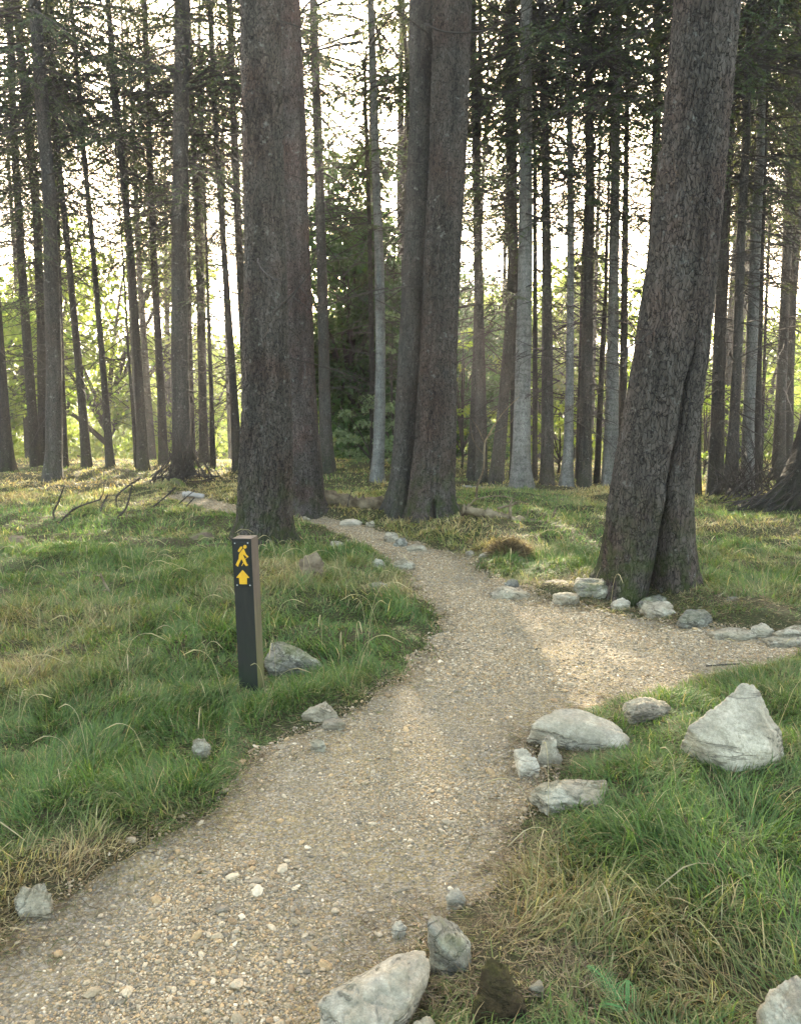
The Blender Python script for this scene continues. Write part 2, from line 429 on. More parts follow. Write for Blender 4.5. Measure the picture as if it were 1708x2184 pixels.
k = mat('forested_hillside'); c = k.coord(rnd=False)
col = k.mix(k.ramp(k.nz(c, 0.03, 8, 0.7), [(0.3, 0.0), (0.7, 1.0)]), (0.035, 0.06, 0.02), (0.10, 0.13, 0.045))
M['hill'] = k.done(k.principled(col, 1.0, k.bump(k.nz(c, 0.15, 6), 1.0, 6.0), 0.1))

# ------------------------------------------------------------------ ground sheet, path, hills
def axis(lo, a, b, hi, step, grow):
    c = list(np.arange(a, b + 1e-6, step)); s = step; x = c[-1]
    while x < hi: s *= grow; x += s; c.append(x)
    s = step; x = c[0]; pre = []
    while x > lo: s *= grow; x -= s; pre.append(x)
    return np.array(pre[::-1] + c)
gx = axis(-700, -7.5, 7.5, 700, 0.06, 1.22); gy = axis(-40, 1.0, 19.0, 1100, 0.06, 1.12)
X, Y = np.meshgrid(gx, gy); Z = ground_z(X, Y)
nx, ny = len(gx), len(gy)
idx = np.arange(nx * ny).reshape(ny, nx)
quads = np.stack([idx[:-1, :-1], idx[:-1, 1:], idx[1:, 1:], idx[1:, :-1]], -1).reshape(-1, 4)
b = MB(); b.add(np.stack([X, Y, Z], -1).reshape(-1, 3), [quads])
tag(link('ground', b.mesh('ground', [M['soil']], True)), 'rough turf ground of the woodland clearing', None, None, 'structure')
# path sheet: the cells of a finer grid that lie on the gravel
fx = np.arange(-5.5, 6.2, 0.035); fy = np.arange(1.0, 17.5, 0.035); X, Y = np.meshgrid(fx, fy)
S = sdist(X, Y)
Z = ground_z(X, Y) + 0.006 - 0.02 * sstep(0.02, 0.12, S)
ii = np.arange(X.size).reshape(X.shape)
keep = (S[:-1, :-1] < 0.1) & (S[1:, 1:] < 0.1)
q = np.stack([ii[:-1, :-1], ii[:-1, 1:], ii[1:, 1:], ii[1:, :-1]], -1)[keep]
used, inv = np.unique(q, return_inverse=True)
b = MB(); b.add(np.stack([X, Y, Z], -1).reshape(-1, 3)[used], [inv.reshape(-1, 4)])
tag(link('path', b.mesh('path', [M['path']], True)), 'tan gravel footpath bending through the grass', None, None, 'structure')
hx = np.linspace(-700, 700, 260); hy = np.linspace(260, 900, 90); X, Y = np.meshgrid(hx, hy)
Z = -16 + sstep(250, 560, Y) * (50 + 16 * fbm(X / 170, Y / 170, seed=21, oct=3) + 12 * noise(X / 400 + 3, Y * 0, seed=22)) + 4.5 * fbm(X / 14, Y / 14, seed=23, oct=3) * sstep(260, 300, Y)
ii = np.arange(X.size).reshape(X.shape)
b = MB(); b.add(np.stack([X, Y, Z], -1).reshape(-1, 3), [np.stack([ii[:-1, :-1], ii[:-1, 1:], ii[1:, 1:], ii[1:, :-1]], -1).reshape(-1, 4)])
tag(link('hills', b.mesh('hills', [M['hill']], True)), 'wooded hillside across the valley', None, None, 'structure')

# ------------------------------------------------------------------ conifer branches and crowns
def kites(base, d, up, L, wd):
    """thin leaf-shaped quads"""
    d = d / (np.linalg.norm(d, axis=1)[:, None] + 1e-9)
    s = np.cross(d, up); s /= np.linalg.norm(s, axis=1)[:, None] + 1e-9
    L = L[:, None]; wd = wd[:, None]
    v = np.stack([base, base + d * L * 0.45 + s * wd, base + d * L, base + d * L * 0.45 - s * wd], 1).reshape(-1, 3)
    f = np.arange(len(v)).reshape(-1, 4)
    return v, f

def live_branch(r, L, dense=1.0):
    n = 9; t = np.linspace(0, 1, n)
    yb = r.normal(0, 0.08) * L
    P = np.stack([L * t * 0.97, yb * t * t, L * (0.06 * t - r.uniform(0.10, 0.30) * t ** 2 + 0.06 * t ** 4)], 1)
    tv, tf = tube(P, 0.022 * L / 2.2 * (1 - 0.85 * t) + 0.003, 3, False)
    pts, dirs, sizes = [], [], []
    TW = []
    m = int(L * 6.5)
    for i in range(m):
        tt = 0.12 + 0.86 * (i + r.random()) / m
        o = np.array([np.interp(tt, t, P[:, a]) for a in range(3)])
        sgn = 1 if i % 2 else -1
        ang = R(r.uniform(35, 70)) * sgn
        lt = (0.42 * L * (1 - tt) ** 0.8 + 0.14) * r.uniform(0.45, 1.1) * (0.5 + 0.5 * min(1, tt * 3))
        dv = np.array([math.cos(ang), math.sin(ang), r.uniform(-0.45, 0.02)])
        TW.append((o, dv, lt))
    for o, dv, lt in TW + [(P[3], P[-1] - P[3], np.linalg.norm(P[-1] - P[3]))]:
        dv = dv / np.linalg.norm(dv)
        k_ = max(2, int(lt / 0.055 * dense))
        s = (np.arange(k_) + r.random(k_)) / k_ * lt
        c = o + dv * s[:, None] + np.array([0, 0, -0.35]) * (s ** 2)[:, None]
        for sg in (-1, 1):
            side = np.array([-dv[1], dv[0], 0]) * sg
            d = dv * 0.8 + side * r.uniform(0.3, 0.9, (k_, 1)) + np.array([0, 0, -1]) * r.uniform(0.0, 0.7, (k_, 1))
            pts.append(c); dirs.append(d); sizes.append(r.uniform(0.05, 0.115, k_))
        tw, tf2 = tube(np.stack([o, o + dv * lt + np.array([0, 0, -0.35 * lt * lt])]), [0.006, 0.002], 3, False)
        tf = tf + [x + len(tv) for x in tf2]; tv = np.concatenate([tv, tw])
    pts = np.concatenate(pts); dirs = np.concatenate(dirs); sizes = np.concatenate(sizes)
    up = r.normal(0, 0.5, pts.shape) + np.array([0, 0, 1.0])
    kv, kf = kites(pts, dirs, up, sizes, sizes * r.uniform(0.13, 0.24, len(sizes)))
    return (tv, tf), (kv, kf)

def dead_branch(r, L):
    n = 7; t = np.linspace(0, 1, n)
    P = np.stack([L * t, L * 0.12 * np.cumsum(r.normal(0, 0.35, n)) * t, L * (r.uniform(-0.25, 0.15) * t - r.uniform(0, 0.2) * t * t) + 0.03 * np.cumsum(r.normal(0, 0.4, n)) * t], 1)
    V, Fc = tube(P, 0.013 * (L / 1.5) * (1 - 0.75 * t) + 0.004, 3, False)
    for i in range(int(L * 7)):
        tt = r.uniform(0.2, 1); o = np.array([np.interp(tt, t, P[:, a]) for a in range(3)])
        a = R(r.uniform(25, 75)) * r.choice([-1, 1]); lt = r.uniform(0.12, 0.5) * (1.2 - 0.6 * tt) * min(1, L)
        d = np.array([math.cos(a), math.sin(a), r.uniform(-0.5, 0.35)])
        Q = np.stack([o, o + d * lt * 0.5 + r.normal(0, 0.03, 3), o + d * lt + np.array([0, 0, r.uniform(-0.12, 0.05)])])
        v, f = tube(Q, [0.007, 0.005, 0.003], 3, False)
        Fc = Fc + [x + len(V) for x in f]; V = np.concatenate([V, v])
    return V, Fc

rb = np.random.default_rng(5)
LIVE = [live_branch(rb, 2.2) for _ in range(7)]
DEAD = [dead_branch(rb, 1.6) for _ in range(8)]
def place(v, az, inc, sc, z, r0, flip=1):
    ca, sa = math.cos(az), math.sin(az); ci, si = math.cos(inc), math.sin(inc)
    x = v[:, 0] * sc; y = v[:, 1] * sc * flip; zz = v[:, 2] * sc
    X = x * ci - zz * si; Zz = x * si + zz * ci
    X = X + r0
    return np.stack([X * ca - y * sa, X * sa + y * ca, Zz + z], 1)

def conifer_crown(seed, z0=5.5, z1=17.5, Lmax=2.5, thin=0.25, r0=0.1, zd=8.0):
    """sparse drooping sprays from z0, closing up into a full crown from zd"""
    r = np.random.default_rng(seed); b = MB()
    z = z0
    while z < z1:
        f = max(0.0, (z - zd) / (z1 - zd)); full = float(sstep(z0 - 0.5, zd, z))
        for i in range(5):
            if r.random() > (0.36 + 0.46 * full) * (1 - thin): continue
            L = Lmax * ((1 - f) ** 0.75 * 0.95 + 0.10) * r.uniform(0.5, 1.1) * (0.45 + 0.55 * full)
            (tv, tf), (kv, kf) = LIVE[r.integers(len(LIVE))]
            a = r.uniform(0, 2 * math.pi); inc = R(-12 + 24 * f + r.normal(0, 9)); fl = r.choice([-1, 1])
            zz = z + r.normal(0, 0.12)
            b.add(place(tv, a, inc, L / 2.2, zz, r0 * (1 - f), fl), tf, 1)
            b.add(place(kv, a, inc, L / 2.2, zz, r0 * (1 - f), fl), [kf], 0)
        z += 0.36
    return b.mesh('crown', [M['needle'], M['twig']])
def dead_set(seed, z0=1.0, z1=9.0, n=95, Lm=1.7, r0=0.1):
    r = np.random.default_rng(seed); b = MB()
    for i in range(n):
        z = z0 + (z1 - z0) * r.random() ** 0.75
        v, f = DEAD[r.integers(len(DEAD))]
        L = Lm * r.uniform(0.25, 1.2) * (0.6 + 0.4 * (z - z0) / (z1 - z0))
        b.add(place(v, r.uniform(0, 2 * math.pi), R(r.normal(-8, 14)), L / 1.6, z, r0, r.choice([-1, 1])), f, 0)
    return b.mesh('branches', [M['twig']])
CROWNS = [conifer_crown(100 + i, 3.8 + 0.5 * (i % 3), 17.5 + i % 4, 2.3 + 0.2 * (i % 3), 0.45, 0.1, 8.2 + 0.5 * (i % 2)) for i in range(5)]
FARCROWNS = [conifer_crown(120 + i, 8.2 + 0.5 * (i % 3), 21.0 + i % 3, 2.5 + 0.2 * (i % 2), 0.44, 0.1, 13.5) for i in range(4)]
DEADS = [dead_set(200 + i) for i in range(5)]

# ------------------------------------------------------------------ trunks
def trunk_mesh(P, rad, bark, seed, sides=18, step=0.3, detail=0.0, flare=0.12, groove=None, hollow=None):
    """P, rad: axis points (local to the foot) and radii from the foot upward"""
    P = np.asarray(P, float); rad = np.asarray(rad, float)
    H = P[-1, 2]
    fine_top = min(H, 7.5) if detail else H
    zs = np.arange(P[0, 2], fine_top, step)
    if detail: zs = np.concatenate([zs, np.arange(fine_top, H + 0.2, 0.4)])
    else: zs = np.append(zs, H)
    ax = np.interp(zs, P[:, 2], P[:, 0]); ay = np.interp(zs, P[:, 2], P[:, 1])
    k = np.ones(3) / 3
    rr = np.interp(zs, P[:, 2], rad)
    a = np.arange(sides) / sides * 2 * np.pi
    A, Zs = np.meshgrid(a, zs); r = rr[:, None] * np.ones_like(A)
    ph = (seed * 1.7) % 6.28
    r = r * (1 + flare * np.exp(-np.maximum(Zs, 0) / 0.35) * (np.cos(5 * A + ph) * 0.6 + np.cos(3 * A + 2 * ph) * 0.5))
    r = r * (1 + 1.6 * flare * np.exp(-np.maximum(Zs, 0) / 0.13) * np.maximum(0, np.cos(4 * A + ph * 1.3) + 0.6 * np.cos(7 * A + ph)))
    r = r * (1 + 0.045 * noise(np.cos(A) * 1.2 + seed, np.sin(A) * 1.2, Zs * 0.8, seed=seed))
    if groove is not None:
        for (z0, a0, z1, a1, wd0, wd1, dep0, dep1) in groove:
            t = np.clip((Zs - z0) / (z1 - z0), 0, 1); inside = sstep(z0 - 0.03, z0 + 0.02, Zs) * sstep(z1 + 0.02, z1 - 0.12, Zs)
            ac = a0 + (a1 - a0) * t + 0.05 * noise(Zs * 3, Zs * 0, seed=8); wd = wd0 + (wd1 - wd0) * t; dep = dep0 + (dep1 - dep0) * t
            da = (A - ac + np.pi) % (2 * np.pi) - np.pi
            r = r * (1 - inside * dep * np.exp(-(da / wd) ** 2))
            r = r * (1 + inside * 0.06 * np.exp(-((np.abs(da) - 2.2 * wd) / (1.2 * wd)) ** 2))
    if detail:
        cx_, sx_ = np.cos(A) * rr[:, None], np.sin(A) * rr[:, None]
        wz = Zs + 0.05 * noise(cx_ * 12, sx_ * 12, Zs * 5, seed=seed + 3)
        n1 = np.abs(noise(cx_ * 14, sx_ * 14, wz * 5, seed=seed + 1)); n2 = np.abs(noise(cx_ * 32, sx_ * 32, wz * 13, seed=seed + 2))
        d = sstep(0.0, 0.22, n1) * 0.7 + sstep(0.0, 0.25, n2) * 0.5 + 0.25 * noise(cx_ * 60, sx_ * 60, wz * 40, seed=seed + 4)
        r = r + detail * (d - 0.6)
    V = np.stack([ax[:, None] + r * np.cos(A), ay[:, None] + r * np.sin(A), Zs], -1).reshape(-1, 3)
    m = len(zs); i = np.arange(m - 1)[:, None] * sides; j = np.arange(sides)[None]; j2 = (j + 1) % sides
    q = np.stack([i + j, i + j2, i + sides + j2, i + sides + j], -1).reshape(-1, 4)
    V = np.concatenate([V, [[ax[-1], ay[-1], zs[-1] + 0.1]]])
    jj = np.arange(sides); top = np.stack([np.full(sides, len(V) - 1), (m - 1) * sides + jj, (m - 1) * sides + (jj + 1) % sides], 1)
    b = MB(); b.add(V, [q, top]); return b.mesh('trunk', [M[bark]], True)

def px_axis(pl):
    """pixel outline (u, v, width) from the foot up -> foot point, local axis, radii, lean per metre"""
    u0, v0, w0 = pl[0]
    gx_, gy_ = ground_at(np.array([u0]), np.array([v0])); Yd = float(gy_[0]) ; X0 = float(gx_[0])
    Z0 = float(ground_z(X0, Yd))
    pts, rad = [], []
    for (u, v, wd) in pl:
        p = at_depth(u, v, Yd); dist = Yd / float(ray(u, v)[1]); pts.append(p); rad.append(wd * 0.5 / F * dist)
    pts = np.array(pts); base = np.array([X0, Yd, Z0])
    loc = pts - base; loc[0] = (0, 0, 0); loc[:, 1] = 0
    return base, loc, np.array(rad)

def conifer(name, label, pl, bark='bark_grey', H=18.0, detail=0.0, sides=18, step=0.3, crown=None, dead=None, seed=1, flare=0.12, groove=None, group=None, depth_shift=0.0, crown_kw=None):
    base, loc, rad = px_axis(pl)
    t = thing(name, label, 'tree', base, group)
    # carry the stem on upward
    d = (loc[-1] - loc[max(0, len(loc) - 3)]); d = d / max(d[2], 0.3); d[0] = np.clip(d[0], -0.05, 0.05)
    top = loc[-1] + np.array([d[0], 0, 1]) * max(0.5, H - loc[-1, 2])
    mid = loc[-1] + np.array([d[0], 0, 1]) * max(0.25, (H - loc[-1, 2]) * 0.5)
    P = np.concatenate([[loc[0] - (0, 0, 0.35)], loc, [mid, top]]); 
    rr = np.concatenate([[rad[0] * 1.15], rad, [rad[-1] * (0.75), max(0.03, rad[-1] * 0.25)]])
    link('trunk', trunk_mesh(P, rr, bark, seed, sides, step, detail, flare, groove), t)
    lean = (top[0] - 0) / top[2]
    rot = Matrix.Rotation(math.atan(lean), 4, 'Y')
    r = random.Random(seed)
    for nm, meshes, idx in (('branches', DEADS, dead), ('crown', CROWNS, crown)):
        if idx is None: continue
        o = link(nm, meshes[idx % len(meshes)], t)
        s = r.uniform(0.92, 1.12)
        o.matrix_local = rot @ Matrix.Rotation(r.uniform(0, 6.28), 4, 'Z') @ Matrix.Diagonal((s, s, r.uniform(0.94, 1.06), 1))
    return t, base

def extra_branch(t, base, pls, r0=0.02, mat_='twig', name='branch'):
    """dead limbs drawn as pixel lines a little in front of the stem"""
    for pl in pls:
        Yd = base[1] - pl[0]
        P = curve([at_depth(u, v, Yd - 0.0 + q) - base for (u, v, q) in pl[1]], 14)
        v, f = tube(P, np.linspace(pl[2], pl[2] * 0.25, 14), 6); b = MB(); b.add(v, f)
        rr = np.random.default_rng(int(abs(P[0, 0]) * 1000) + 1)
        for i in range(5):
            j = rr.integers(3, 13); d = (P[min(j + 1, 13)] - P[j]); d = d / np.linalg.norm(d) * 0.5 + rr.normal(0, 0.5, 3)
            v, f = tube(np.stack([P[j], P[j] + d * 0.12, P[j] + d * 0.25 + (0, 0, -0.02)]), [0.005, 0.004, 0.002], 4); b.add(v, f)
        link(name, b.mesh(name, [M[mat_]], True), t)

# --- the big near trees
tA, bA = conifer('conifer_tree', 'massive dark grey conifer standing directly behind the waymarker post',
    [(559, 1163, 124), (564, 1110, 112), (566, 1000, 106), (569, 900, 100), (567, 780, 94), (566, 565, 84), (560, 330, 80), (553, 0, 80)],
    'bark_old', 16, 0.028, 170, 0.03, seed=3, flare=0.10)
extra_branch(tA, bA, [(0.42, [(585, 665, 0), (630, 620, -0.1), (665, 575, -0.15)], 0.012)])
tB, bB = conifer('conifer_tree', 'thick reddish barked conifer close behind the big trunk by the waymarker',
    [(655, 1094, 104), (650, 1060, 84), (640, 900, 76), (628, 765, 78), (622, 565, 78), (615, 330, 78), (600, 0, 72)],
    'bark_red', 16, 0.018, 140, 0.04, seed=5, flare=0.10)
tC, bC = conifer('conifer_tree', 'slimmer mossy footed conifer of the close pair beside the path bend',
    [(846, 1098, 60), (858, 1000, 46), (863, 930, 44), (872, 763, 44), (886, 565, 50), (890, 400, 49), (897, 250, 44), (900, 0, 50)],
    'bark_grey', 16, 0.016, 120, 0.045, seed=7, flare=0.14)
extra_branch(tC, bC, [(0.25, [(905, 612, 0), (862, 611, -0.1), (830, 620, -0.1), (800, 628, 0)], 0.014), (0.25, [(905, 492, 0), (880, 492, 0), (855, 496, 0), (820, 505, 0.1)], 0.012)])
tD, bD = conifer('conifer_tree', 'thick conifer of the close pair with a dark hollow at its foot',
    [(926, 1107, 128), (922, 1070, 100), (922, 1040, 94), (928, 930, 83), (934, 763, 76), (942, 565, 73), (955, 330, 72), (963, 100, 76), (964, 0, 80)],
    'bark_old', 16, 0.027, 160, 0.034, seed=9, flare=0.12,
    groove=[(-0.1, R(-92), 0.32, R(-92), 0.13, 0.05, 0.55, 0.1)])
extra_branch(tD, bD, [(0.32, [(905, 50, 0), (955, 68, -0.1), (1040, 62, -0.3), (1120, 20, -0.4), (1160, 0, -0.5)], 0.014)])
tE, bE = conifer('conifer_tree', 'largest leaning conifer with a long split and hollow base above the kerb stones',
    [(1380, 1258, 206), (1383, 1222, 196), (1385, 1150, 182), (1387, 1078, 170), (1400, 962, 156), (1430, 763, 146), (1454, 565, 138), (1487, 232, 128), (1509, 0, 130)],
    'bark_old', 16, 0.022, 240, 0.026, seed=11, flare=0.08,
    groove=[(-0.1, R(-93), 0.74, R(-86), 0.30, 0.06, 0.90, 0.5), (0.5, R(-86), 2.15, R(-70), 0.065, 0.045, 0.6, 0.25)])

for i, (t_, rad_) in enumerate(((tA, 0.22), (tB, 0.26), (tC, 0.15), (tD, 0.24), (tE, 0.27))):
    for j in range(9):
        br = link('branch', dead_set(260 + 20 * i + j, 2.0 + j * 0.5, 2.1 + j * 0.5, 1, 1.0, rad_ - 0.03), t_); br.data.name = 'branch'
# --- the measured rows of straighter stems
ROWS = [
 # label, foot -> up, bark, dead, crown
 ('dark conifer cut by the left frame edge, leaning in from it', [(15, 1008, 34), (8, 900, 26), (0, 780, 24), (-30, 400, 20)], 'bark_dark'),
 ('slim dark conifer next to the leftmost leaning trunk', [(77, 999, 24), (70, 900, 20), (46, 565, 17), (27, 232, 14), (20, 0, 13)], 'bark_dark'),
 ('conifer half hidden behind the stout greyish trunk at far left', [(92, 996, 20), (88, 700, 17), (78, 450, 18), (60, 265, 18), (36, 20, 15)], 'bark_dark'),
 ('stout grey conifer standing forward of the far left row', [(113, 1028, 42), (115, 960, 34), (115, 760, 32), (104, 397, 28), (88, 200, 26), (74, 0, 24)], 'bark_grey'),
 ('thin stem showing at the right side of the stout far left conifer', [(138, 1002, 16), (130, 750, 12), (120, 400, 10)], 'bark_dark'),
 ('slim conifer leaning gently between the stout far left trunk and the thinnest leaner', [(186, 1004, 22), (174, 850, 17), (148, 565, 13), (124, 330, 12), (108, 120, 11)], 'bark_dark'),
 ('thinnest leaning conifer, clear of its neighbours against yellow foliage', [(235, 1006, 19), (225, 850, 14), (201, 565, 11), (178, 310, 10), (160, 100, 9)], 'bark_dark'),
 ('dark conifer with a crooked thin stem crossing its foot', [(305, 1005, 27), (300, 880, 19), (281, 565, 15), (252, 265, 13), (235, 60, 12)], 'bark_dark'),
 ('crooked thin dead stem at the foot of a dark conifer', [(291, 1002, 10), (284, 880, 8), (274, 760, 6), (268, 640, 4)], 'bark_dark'),
 ('dark conifer just left of the brush heap', [(349, 996, 21), (344, 850, 17), (329, 565, 14), (318, 300, 13), (310, 60, 12)], 'bark_dark'),
 ('stout conifer rising out of the brush heap', [(389, 1022, 52), (388, 960, 40), (383, 763, 35), (382, 565, 33), (385, 300, 33), (389, 60, 33)], 'bark_grey'),
 ('thin trunk tucked behind the stout conifer of the brush heap', [(410, 990, 16), (406, 800, 12), (400, 500, 10), (396, 200, 9)], 'bark_dark'),
 ('dark conifer right of the brush heap', [(436, 994, 21), (432, 850, 17), (425, 565, 15), (412, 300, 13), (402, 50, 12)], 'bark_dark'),
 ('very thin stem between two dark conifers near the brush heap', [(454, 1004, 14), (451, 850, 9), (444, 650, 7), (440, 500, 5), (436, 400, 4)], 'bark_dark'),
 ('dark conifer leaning left of the massive trunk, clear of it', [(508, 1007, 24), (500, 860, 16), (480, 565, 13), (462, 300, 12), (450, 60, 11)], 'bark_dark'),
 ('slim conifer almost touching the massive trunk by the waymarker', [(533, 1003, 22), (524, 800, 19), (512, 565, 18), (497, 232, 14), (490, 0, 13)], 'bark_grey'),
 ('grey conifer standing right of the reddish trunk', [(699, 1014, 34), (694, 900, 26), (686, 565, 21), (679, 330, 20), (669, 33, 17)], 'bark_grey'),
 ('thin stem in front of the dark evergreen thicket', [(726, 985, 8), (720, 760, 7), (713, 480, 6), (710, 300, 4)], 'bark_dark'),
 ('slim stem hidden low behind the pale lichened conifer', [(797, 1000, 14), (792, 700, 11), (787, 450, 9), (780, 250, 9)], 'bark_dark'),
 ('pale lichened conifer in front of the dark evergreen thicket', [(803, 1027, 33), (808, 960, 25), (812, 765, 21), (809, 565, 20), (801, 330, 17), (792, 60, 15)], 'bark_pale'),
 ('thin stem leaning into the close pair of big trunks', [(895, 1010, 14), (890, 600, 11), (872, 265, 10), (862, 30, 8)], 'bark_dark'),
 ('twin stem nearer the close pair, fused to its mate at the foot', [(1005, 1029, 25), (1012, 900, 20), (1016, 750, 16), (1018, 560, 12), (1020, 400, 9)], 'bark_grey'),
 ('twin stem behind the bare sapling, fused to its mate at the foot', [(1027, 1031, 27), (1025, 800, 22), (1020, 565, 19), (1015, 330, 16), (1008, 40, 14)], 'bark_grey'),
 ('conifer with a foot curving out towards the bare sapling', [(1058, 1033, 32), (1072, 880, 24), (1086, 700, 21), (1092, 565, 20), (1088, 330, 16), (1085, 50, 15)], 'bark_grey'),
 ('dark stem close behind the stout pale blotched conifer', [(1098, 1024, 22), (1097, 800, 18), (1098, 565, 15), (1096, 300, 12)], 'bark_dark'),
 ('stout pale blotched conifer standing forward of the right row', [(1109, 1046, 50), (1111, 970, 40), (1115, 800, 33), (1120, 565, 31), (1121, 300, 27), (1122, 0, 25)], 'bark_pale'),
 ('thin stem visible between the stout pale conifer and its plain neighbour', [(1140, 1030, 12), (1141, 800, 10), (1141, 565, 9), (1140, 300, 8)], 'bark_dark'),
 ('plain grey conifer right of the stout pale one', [(1167, 1041, 31), (1167, 900, 26), (1166, 565, 20), (1163, 330, 17), (1156, 60, 15)], 'bark_grey'),
 ('slim pale conifer with its foot swept sideways', [(1206, 1044, 30), (1212, 960, 21), (1215, 797, 17), (1217, 565, 15), (1216, 330, 13), (1212, 60, 12)], 'bark_pale'),
 ('thin dark leaner behind the slim pale conifer', [(1232, 1030, 14), (1238, 800, 11), (1244, 565, 10), (1252, 400, 8)], 'bark_dark'),
 ('grey conifer with thick foot beside the thin dark leaner', [(1245, 1043, 33), (1248, 900, 26), (1254, 640, 22), (1258, 400, 20), (1256, 200, 17), (1253, 30, 14)], 'bark_grey'),
 ('curved thin stem bending between two grey conifers', [(1272, 1036, 14), (1280, 850, 12), (1286, 720, 11), (1292, 620, 8), (1294, 500, 6)], 'bark_dark'),
 ('pale conifer nearest the largest leaning trunk on its left side', [(1300, 1041, 38), (1304, 900, 29), (1308, 640, 22), (1311, 450, 20), (1314, 200, 18), (1318, 0, 18)], 'bark_pale'),
 ('slim dark stem just clear of the largest trunk on its left side', [(1325, 1036, 18), (1330, 765, 15), (1332, 565, 14), (1335, 350, 11), (1338, 150, 9)], 'bark_dark'),
 ('conifer mostly hidden behind the top of the largest leaning trunk', [(1380, 1035, 28), (1390, 600, 20), (1399, 330, 18), (1403, 50, 17)], 'bark_grey'),
 ('broken thin stem with orange torn wood at its base', [(1487, 1062, 17), (1489, 930, 12), (1492, 800, 11), (1497, 650, 9)], 'bark_dark'),
 ('dark conifer right of the orange torn stem', [(1520, 1059, 30), (1527, 900, 23), (1535, 640, 20), (1546, 470, 15), (1554, 300, 13), (1562, 120, 12)], 'bark_dark'),
 ('stem pressed against the right side of the dark conifer by the torn stem', [(1535, 1050, 16), (1540, 800, 12), (1547, 600, 11), (1556, 400, 9)], 'bark_dark'),
 ('grey conifer rising behind the twiggy brush', [(1557, 1062, 34), (1565, 900, 22), (1572, 765, 20), (1580, 500, 18), (1590, 330, 17), (1596, 100, 14)], 'bark_grey'),
 ('pale scaly conifer in the middle of the rightmost cluster', [(1593, 1058, 30), (1596, 900, 24), (1604, 700, 24), (1611, 500, 22), (1621, 330, 17), (1627, 60, 15)], 'bark_pale'),
 ('dark stem showing at the right edge of the pale scaly conifer', [(1615, 1056, 18), (1617, 800, 14), (1622, 565, 13), (1630, 350, 10)], 'bark_dark'),
 ('thread thin stem between the pale scaly conifer and the frame edge pair', [(1622, 1040, 7), (1632, 700, 6), (1640, 500, 5), (1645, 400, 3)], 'bark_dark'),
 ('grey conifer of the right edge pair', [(1660, 1030, 30), (1664, 870, 22), (1676, 580, 18), (1686, 400, 18), (1700, 150, 17), (1706, 0, 16)], 'bark_grey'),
 ('dark conifer of the right edge pair, slightly behind the grey one', [(1681, 1006, 18), (1685, 800, 15), (1694, 565, 14), (1704, 300, 12)], 'bark_dark'),
]
for i, (lab, pl, bark) in enumerate(ROWS):
    thinstem = pl[0][2] < 15
    conifer('conifer_tree', lab, pl, bark, 17.5 - (i * 7 % 5) * 0.6, 0.0, 20, 0.22,
            None if (pl[-1][2] <= 6) else i, i, seed=20 + i, flare=0.14) if not thinstem else \
    conifer('conifer_tree', lab, pl, bark, 9.0, 0.0, 12, 0.25, None, i, seed=20 + i, flare=0.1)
# a big root flare mostly outside the frame at the brush heap
conifer('conifer_tree', 'huge flared trunk foot at the frame edge behind the fallen boughs', [(1772, 1090, 250), (1768, 1040, 190), (1768, 980, 150), (1772, 900, 118), (1780, 700, 100), (1795, 300, 90)],
        'bark_dark', 16, 0.018, 100, 0.06, seed=77, flare=0.16)

# --- far stems behind the rows
r = np.random.default_rng(77); FARTR = []
for i in range(3):
    H = 17
    zs = np.array([-0.4, 0, 0.5, 3, 8, 14, H + 1.5]); b = trunk_mesh(np.stack([0.05 * np.sin(zs * 0.4 + i), 0 * zs, zs], 1), [0.21, 0.18, 0.145, 0.13, 0.10, 0.06, 0.02], ['bark_dark', 'bark_grey', 'bark_dark'][i], 60 + i, 12, 0.5)
    FARTR.append(b)
nfar = 0; pts = []
while nfar < 34:
    y = r.uniform(21.5, 40); x = r.uniform(-0.62, 0.62) * y
    if -0.09 * y < x < 0.09 * y and 26 < y < 30.5: continue
    if -0.09 * y < x < 0.08 * y and y <= 26 and r.random() < 0.6: continue
    if any((x - a) ** 2 + (y - c_) ** 2 < 1.2 for a, c_ in pts): continue
    pts.append((x, y)); z = float(ground_z(x, y))
    t = thing('conifer_tree', 'thin dark conifer far back in the stand behind the front rows', 'tree', (x, y, z), 'conifers far back in the stand')
    t.rotation_euler = (0, 0, 0)
    j = int(r.integers(3)); s = r.uniform(0.75, 1.15)
    lean = Matrix.Rotation(r.normal(0, 0.02), 4, 'Y')
    o = link('trunk', FARTR[j], t); o.matrix_local = lean @ Matrix.Diagonal((s, s, 1, 1))
    o = link('branches', DEADS[int(r.integers(5))], t); o.matrix_local = lean @ Matrix.Rotation(r.uniform(0, 6.28), 4, 'Z') @ Matrix.Diagonal((1.2, 1.2, 1.35, 1))
    o = link('crown', FARCROWNS[int(r.integers(4))], t); o.matrix_local = lean @ Matrix.Rotation(r.uniform(0, 6.28), 4, 'Z') @ Matrix.Diagonal((s, s, r.uniform(0.9, 1.1), 1))
    nfar += 1

